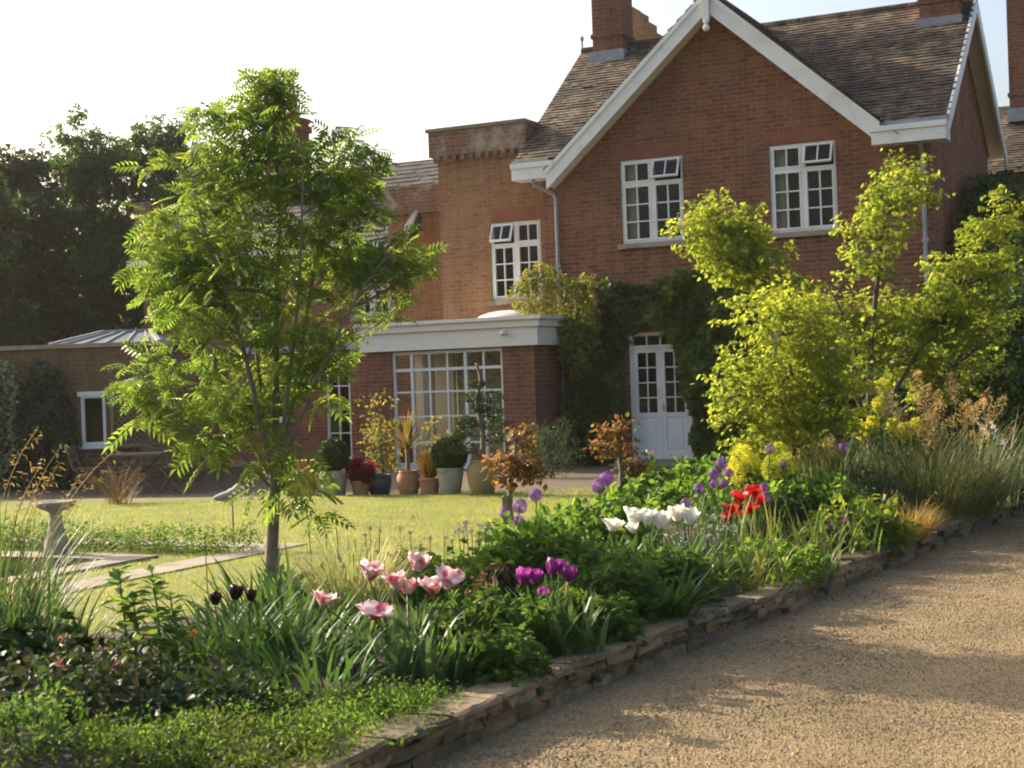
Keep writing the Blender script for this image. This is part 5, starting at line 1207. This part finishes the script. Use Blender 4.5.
for lab, h in (('orange poppy beside the lily stalks, the brightest one', (139, 637)), ('orange poppy low by the foot of the lily stalks', (101, 655)), ('faint orange poppy among the strappy leaves', (194, 631))):
    blooms('orange_poppy', lab, [h], 7.7, m_orp, .035, group=GO, k=3)
blooms('yellow_pink_bloom', 'small yellow and pink flowers at the left edge below the feather grass', [(50, 655), (57, 660), (44, 662), (61, 652)], 7.4, petal('yellow_pink_petal', [(.7, .45, .08), (.7, .15, .25)], .4), .03, k=2)
# leafy lily stalks
GL_ = 'leafy lily stalks'
for lab, px, bpy_, tpy, Y in (('tallest leafy lily stalk, in the left border', 118, 690, 568, 7.3), ('leafy lily stalk right of the tallest one', 152, 690, 572, 7.4), ('short leafy lily stalk between the taller ones', 133, 690, 600, 7.2), ('shorter leafy lily stalk with broad leaves beside the poppy', 170, 690, 596, 7.3)):
    p1 = at(px, tpy, Y); b = np.array([p1[0]+.03, Y, bz(p1[0], Y)-.02]); t = thing('lily_stalk', lab, 'plant', b, 0, GL_); tip = p1-b
    s = MB(); s.tube([(0, 0, 0), tip*.5+np.array([.01, 0, 0]), tip], [.007, .006, .003], 6); s.build('stem', m_tulipl, t); n = 46; tt = RNG.random(n)**.8; a = np.arange(n)*2.4
    l = MB(); l.inst(L_narrow if False else L_simple, tip*tt[:, None], np.stack([np.cos(a), np.sin(a), U(-.1, .7, n)], 1), np.stack([np.zeros(n), np.zeros(n), np.ones(n)], 1)+rnd(n)*.2, U(.11, .18, n)*(1.1-.5*tt)); l.build('leaf', m_g1, t)
blade_clump('daylily_clump', 'strappy daylily leaves arching under the rowan trunk', (-1.3, 8.1, .16), 210, .46, .5, .65, 1.2, .022, m_strap)
blade_clump('daylily_clump', 'strappy dark leaves left of the parrot tulips', (-1.12, 7.45, .15), 150, .42, .28, .6, 1.3, .02, m_strap)
blade_clump('iris_clump', 'upright sword leaves behind the near black tulips', (-1.35, 8.75, .17), 110, .46, .36, .4, .8, .022, m_strap)
blade_clump('daylily_clump', 'low strappy leaf clump between the lily stalks and the ground cover', (-1.6, 7.75, .15), 150, .42, .3, .6, 1.2, .02, m_strap)
# tulip foliage masses
blade_clump('tulip_leaves', 'broad grey green tulip leaves beneath the parrot tulips', (-.5, 7.2, .14), 60, .30, .25, .3, .5, .045, m_tulipl, ext=(.26, .14))
blade_clump('tulip_leaves', 'broad tulip leaves beneath the purple tulips', (.17, 7.85, .14), 90, .33, .2, .4, .6, .04, m_tulipl, ext=(.24, .16))
blade_clump('tulip_leaves', 'fresh tulip leaves and stems beneath the white tulips', (.95, 10.1, .15), 130, .38, .3, .3, .6, .034, m_tulipl, ext=(.36, .25))
plumed_grass('pony_tail_grass', 'pale wispy grass tuft behind the parrot tulips', (-.95, 8.6, .16), 650, .62, .16, .35, 1.0, .007, m_pale, 8, .7, .3, .4, m_pale, 30)
# ground cover
t = bush('ground_cover', 'mat of small bright green leaves spilling over the edging in the foreground', (-.95, 6.3, .1), (1, 1, 1), 20000, .021, L_simple, m_g1, 'ground cover', sub=[((x_, y_, .16+U(-.02, .04)), (.3, .25, .11)) for x_, y_ in ((-.5, -.15), (-.2, -.1), (.1, 0), (.35, .2), (.0, .3), (-.3, .3), (.3, .45), (-.65, .2), (-.1, -.35), (-.45, -.4), (.15, -.25), (-.7, -.35))], zmin=.1, stems=0, crr=.06, flat=.6, shell=.2)
bush('yellow_ground_cover', 'yellowish low ground cover patch in the bottom foreground', (-1.25, 5.75, .12), (1, 1, 1), 8500, .021, L_simple, leaf('yellowish_leaf', [(.07, .115, .02), (.10, .14, .024), (.055, .10, .018), (.13, .15, .03)], .42, 1.5), 'ground cover', sub=[((x_, y_, .17+U(0, .04)), (.24, .2, .1)) for x_, y_ in ((-.2, 0), (.1, .05), (.35, .15), (0, .3), (.3, -.15), (-.35, .25))], zmin=.1, stems=0, crr=.06, shell=.2)
bush('leafy_perennial', 'dark lobed leaves at the kerb right of the parrot tulip leaves', (-.12, 7.3, .2), (.24, .26, .15), 1300, .05, L_palm, m_g2, 'plant', crr=.08)
bush('ground_cover', 'small leaved green mat creeping to the kerb below the parrot tulips', (-.5, 6.75, .14), (.26, .25, .08), 2600, .022, L_simple, m_g1, 'ground cover', stems=0, crr=.06, zmin=.1)
# stump
g = np.array([-.1, 8.6]); t = thing('tree_stump', 'rounded dark brown shaggy stump half hidden behind the tulips', 'stump', (g[0], g[1], .12)); mb = MB(); mb.lathe([(.13, 0), (.14, .08), (.125, .24), (.105, .33), (.08, .38), (.03, .40)], (0, 0, 0), 18, wob=.10); mb.build('stump_body', mottled('stump_wood', (.05, .026, .016), (.03, .018, .012), 8, .95, .7, .02), t, smooth=True)
mb = MB(); d = rnd(1500); d[:, 2] = np.abs(d[:, 2]); mb.inst(L_narrow, np.array([0, 0, .24])+d*np.array([.14, .14, .19])-np.array([0, 0, 1.])*U(0, .28, 1500)[:, None]*(1-d[:, 2:3]), unit(d*.5+np.array([0, 0, -.8])+rnd(1500)*.3), d+rnd(1500)*.2, U(.05, .10, 1500)); mb.build('moss', leaf('stump_moss', [(.06, .035, .018), (.09, .055, .025), (.05, .05, .018), (.10, .085, .03)], .3, 1.2), t)
m_pinkb = petal('pale_pink_petal', [(.62, .40, .46), (.70, .50, .52), (.55, .32, .40)], .4)
blooms('aquilegia', 'pale pink aquilegia bells above the parrot tulips', [(458, 528), (464, 536), (472, 532), (480, 526), (488, 535), (452, 540), (476, 541), (486, 528), (466, 524), (445, 538)], 9.6, m_pinkb, .032, k=2, drop=1.2)
blooms('aquilegia', 'dusky pink aquilegia in front of the brown stump', [(485, 575), (490, 585), (478, 580), (495, 578), (470, 590), (482, 598)], 8.0, m_dusky, .026, k=2, drop=1.2)
blooms('seedhead_stalk', 'thin seedhead stalks standing against the lawn by the rowan', [(308, 517), (324, 521), (335, 513), (395, 565), (205, 535)], 8.9, m_clm, .018, k=2)
blooms('catmint_spray', 'fine airy flower sprays against the lawn right of the rowan', [(365, 535), (380, 530), (392, 538), (420, 545), (410, 532), (430, 538), (355, 540), (370, 528), (400, 527)], 9.5, m_dusky, .014, k=5)
# central bush etc.
bush('peony_bush', 'large mid green bush in the centre of the border', (.2, 9.9, .32), (.42, .45, .33), 2600, .07, L_broad, m_g1, 'shrub', crr=.14, droop=.1)
bush('peony_bush', 'taller leafy bush behind the centre of the border under the alliums', (.62, 11.4, .34), (.42, .5, .33), 1900, .07, L_broad, m_g1, 'shrub', crr=.14)
bush('leafy_perennial', 'bushy green perennial right behind the purple tulips', (.5, 8.8, .25), (.38, .36, .24), 2300, .06, L_palm, m_g2, 'plant', crr=.1)
bush('leafy_perennial', 'low fern like green mound at the kerb right of the purple tulips', (.38, 8.2, .2), (.28, .25, .16), 1500, .05, L_palm, m_g2, 'plant', crr=.08)
bush('leafy_perennial', 'sunlit lobed green mound beside the purple tulips', (.3, 8.25, .22), (.2, .2, .22), 1200, .055, L_palm, m_lime, 'plant', crr=.08)
bush('leafy_perennial', 'dark lobed foliage under the aquilegia', (-.12, 7.9, .22), (.38, .3, .25), 1600, .06, L_palm, m_g2, 'plant', crr=.1)
bush('leafy_perennial', 'shaded green mound in front of the white tulips', (.88, 9.4, .22), (.4, .36, .24), 2000, .06, L_palm, m_g2, 'plant', crr=.1)
blade_clump('strappy_kerb_clump', 'shaded strap leaves flopping over the kerb below the white tulips', (.85, 8.85, .14), 110, .38, .16, .7, 1.2, .028, m_strap)
blade_clump('bulb_foliage', 'yellowing bulb leaves behind the kerb right of the white tulips', (1.45, 10.0, .15), 110, .34, .3, .6, 1.1, .024, m_strapy, ext=(.35, .3))
blade_clump('bulb_foliage', 'yellow green strappy leaves along the kerb below the red tulips', (1.95, 10.9, .15), 130, .34, .3, .6, 1.2, .024, m_strapy, ext=(.4, .4))
blade_clump('bulb_foliage', 'upright pale bulb stems behind the yellowing leaves', (1.75, 11.2, .16), 70, .5, .3, .2, .3, .014, m_strapy, ext=(.55, .4))
blade_clump('bulb_foliage', 'broad yellow green leaves at the kerb near the straw tuft', (2.45, 11.7, .15), 100, .34, .3, .5, .9, .026, m_strapy, ext=(.35, .35))
bush('leafy_perennial', 'bright green leafy row under the acer trunk', (2.55, 13.0, .3), (.6, .4, .3), 2200, .075, L_broad, m_g1, 'plant', crr=.1)
bush('leafy_perennial', 'bright leafy mound left of the straw coloured tuft', (2.75, 12.1, .26), (.42, .35, .24), 1700, .06, L_broad, m_lime, 'plant', crr=.09)
bush('leafy_perennial', 'pale bushy foliage below the red tulips', (1.55, 11.9, .3), (.55, .4, .3), 1500, .05, L_narrow, m_g3, 'plant', crr=.12)
g = ground(777, 540, .18); ball('box_ball', 'small dark clipped box ball in the border below the acer', np.array([g[0], 12.3, .33]), .2, 2600)
t = blooms('honesty', 'pinkish purple flowers low beside the bright leafy mound', [(835, 523), (843, 519), (848, 526), (831, 529), (846, 520), (839, 531)], 11.9, m_purple, .03, k=4)
plumed_grass('straw_tuft', 'straw coloured dry grass tuft by the kerb', (3.25, 12.55, .14), 700, .36, .2, .6, 1.1, .005, m_straw, 6, .4, .3, .6, m_straw, 10)
plumed_grass('plumed_grass', 'large blue green fountain grass with tan plumes', (3.9, 14.2, .15), 850, 1.08, .5, .7, 1.4, .010, m_gras, 17, 1.3, .22, .34, m_tan, 170)
plumed_grass('fountain_grass', 'second fountain grass leaning over the kerb at the far end', (4.35, 14.4, .15), 700, .75, .28, .7, 1.1, .008, m_gras, 7, 1.15, .25, .55, m_tan, 110)
plumed_grass('fountain_grass', 'fine leaved grass behind the acer trunk', (3.0, 14.3, .15), 600, .85, .4, .35, .7, .007, m_gras, 6, 1.05, .25, .35, m_tan, 110)
# euphorbia with yellow heads
m_eup = leaf('euphorbia_head', [(.42, .44, .05), (.52, .50, .06), (.36, .40, .05)], .45, 1.5, .5)
def euphorbia(label, heads, Y, base, hr=.085):
    t = thing('euphorbia', label, 'plant', (base[0], base[1], .14)); st = MB(); fl = MB(); lv = MB()
    for (px, py) in heads:
        p = at(px, py, Y+U(-.15, .15))-np.array([base[0], base[1], .14]); P = spline([(U(-.1, .1), U(-.1, .1), 0), (p[0]*.7, p[1]*.7, p[2]*.5), p], 8); st.tube(P, .008, 5)
        n = 260; d = rnd(n); fl = MB(); fl.inst(L_spr, p+d*np.array([hr, hr, hr*1.15])*U(.6, 1.05, n)[:, None], unit(d+rnd(n)*.6), unit(d+rnd(n)*.3), .03); fl.build('flower_head', m_eup, t)
        n = 34; tt = U(.3, .9, n); a = np.arange(n)*2.4; pos = np.stack([np.interp(tt*7, np.arange(8), P[:, j]) for j in range(3)], 1); lv.inst(L_narrow, pos, np.stack([np.cos(a), np.sin(a), U(-.2, .4, n)], 1), np.tile([0, 0, 1.], (n, 1)), .12)
    st.build('stem', m_tulipl, t); lv.build('leaf', m_g3, t)
euphorbia('tall euphorbia with chartreuse heads among the plumed grass', [(884, 388), (873, 424), (893, 427), (917, 427), (904, 431), (862, 432), (852, 425), (880, 405)], 14.6, (3.65, 14.7), .07)
euphorbia('chartreuse euphorbia at the left foot of the golden acer', [(742, 458), (737, 472), (750, 466), (745, 482), (778, 455), (786, 466), (772, 468)], 13.4, (2.35, 13.4), .1)
blooms('white_bloom', 'white open flowers at the far end of the border', [(981, 430), (988, 433), (997, 434), (985, 427), (1000, 438)], 15.5, m_whitep, .06, k=2)
blade_clump('iris_clump', 'leaning sword leaves at the right of the plumed grass', (4.75, 15.0, .15), 60, .95, .25, .7, .3, .02, m_gras, az=0.3)
bush('leafy_perennial', 'row of bright leaves along the lawn edge before the french doors', (2.15, 16.6, .3), (.95, .5, .3), 2600, .10, L_broad, m_g1, 'plant', crr=.13)
bush('leafy_perennial', 'mid green foliage mass behind the alliums', (1.9, 14.2, .3), (.7, .6, .33), 2200, .08, L_broad, m_g1, 'plant', crr=.13)
bush('leafy_perennial', 'green foliage filling the border behind the red tulips', (2.2, 13.1, .28), (.6, .5, .28), 1800, .07, L_broad, m_g2, 'plant', crr=.12)
bush('leafy_perennial', 'soft ferny foliage behind the aquilegia', (-.35, 9.4, .26), (.5, .45, .26), 1700, .06, L_palm, m_g1, 'plant', crr=.1)
bush('leafy_perennial', 'sunlit leafy clump along the lawn edge behind the parrot tulips', (-.75, 10.2, .22), (.45, .4, .2), 1300, .06, L_broad, m_g1, 'plant', crr=.1)
bush('leafy_perennial', 'low lawn edge foliage behind the large central bush', (.2, 11.6, .25), (.5, .6, .24), 1600, .07, L_broad, m_g1, 'plant', crr=.1)
blade_clump('daylily_clump', 'dark arching leaves between the parrot tulips and the ground cover', (-.95, 6.95, .15), 90, .34, .25, .6, 1.2, .02, m_strap)
bush('leafy_perennial', 'low green foliage between the rowan and the pale grass', (-1.25, 9.6, .22), (.4, .4, .2), 900, .07, L_broad, m_g2, 'plant', crr=.1)

# ------------------------------------------------------------------ the soft evening air
hz = bpy.data.materials.new('haze_air'); hz.use_nodes = True; n_ = hz.node_tree.nodes; n_.remove(n_['Principled BSDF'])
pv_ = n_.new('ShaderNodeVolumePrincipled'); pv_.inputs['Density'].default_value = .0003; pv_.inputs['Color'].default_value = (.95, .93, .86, 1); pv_.inputs['Anisotropy'].default_value = .35
hz.node_tree.links.new(pv_.outputs[0], n_['Material Output'].inputs['Volume'])
mb = MB(); mb.box(-121, 121, -62, 121, -1.1, 13.5); tag(mb.build('haze', hz), kind='stuff')

blooms('forget_me_not', 'haze of tiny pale mauve flowers among the stems below the red tulips', [(U(690, 745), U(513, 545)) for i in range(26)], 11.2, petal('pale_mauve_petal', [(.55, .50, .60), (.66, .60, .66), (.48, .42, .55)], .4), .016, k=5)
blooms('forget_me_not', 'scatter of tiny whitish flowers under the white tulips', [(U(625, 690), U(530, 560)) for i in range(18)], 10.0, bpy.data.materials['white_petal'], .012, k=4)
blooms('geranium', 'small deep violet flowers close to the edging by the purple tulips', [(580, 655), (588, 661), (596, 650), (572, 662), (604, 655)], 7.8, bpy.data.materials['allium_floret'], .02, k=3)

bush('leafy_perennial', 'fine feathery foliage mound left of the plumed grass', (3.15, 13.5, .36), (.5, .4, .36), 2400, .07, L_narrow, m_g3, 'plant', crr=.13)
bush('leafy_perennial', 'mixed low leaves among the yellowing bulb foliage by the kerb', (1.75, 10.6, .2), (.5, .5, .15), 1800, .055, L_broad, m_g1, 'plant', crr=.1)
bush('leafy_perennial', 'soft low leaf mound between the bulb foliage and the straw tuft', (2.65, 12.0, .2), (.4, .35, .16), 1300, .055, L_palm, m_g2, 'plant', crr=.1)
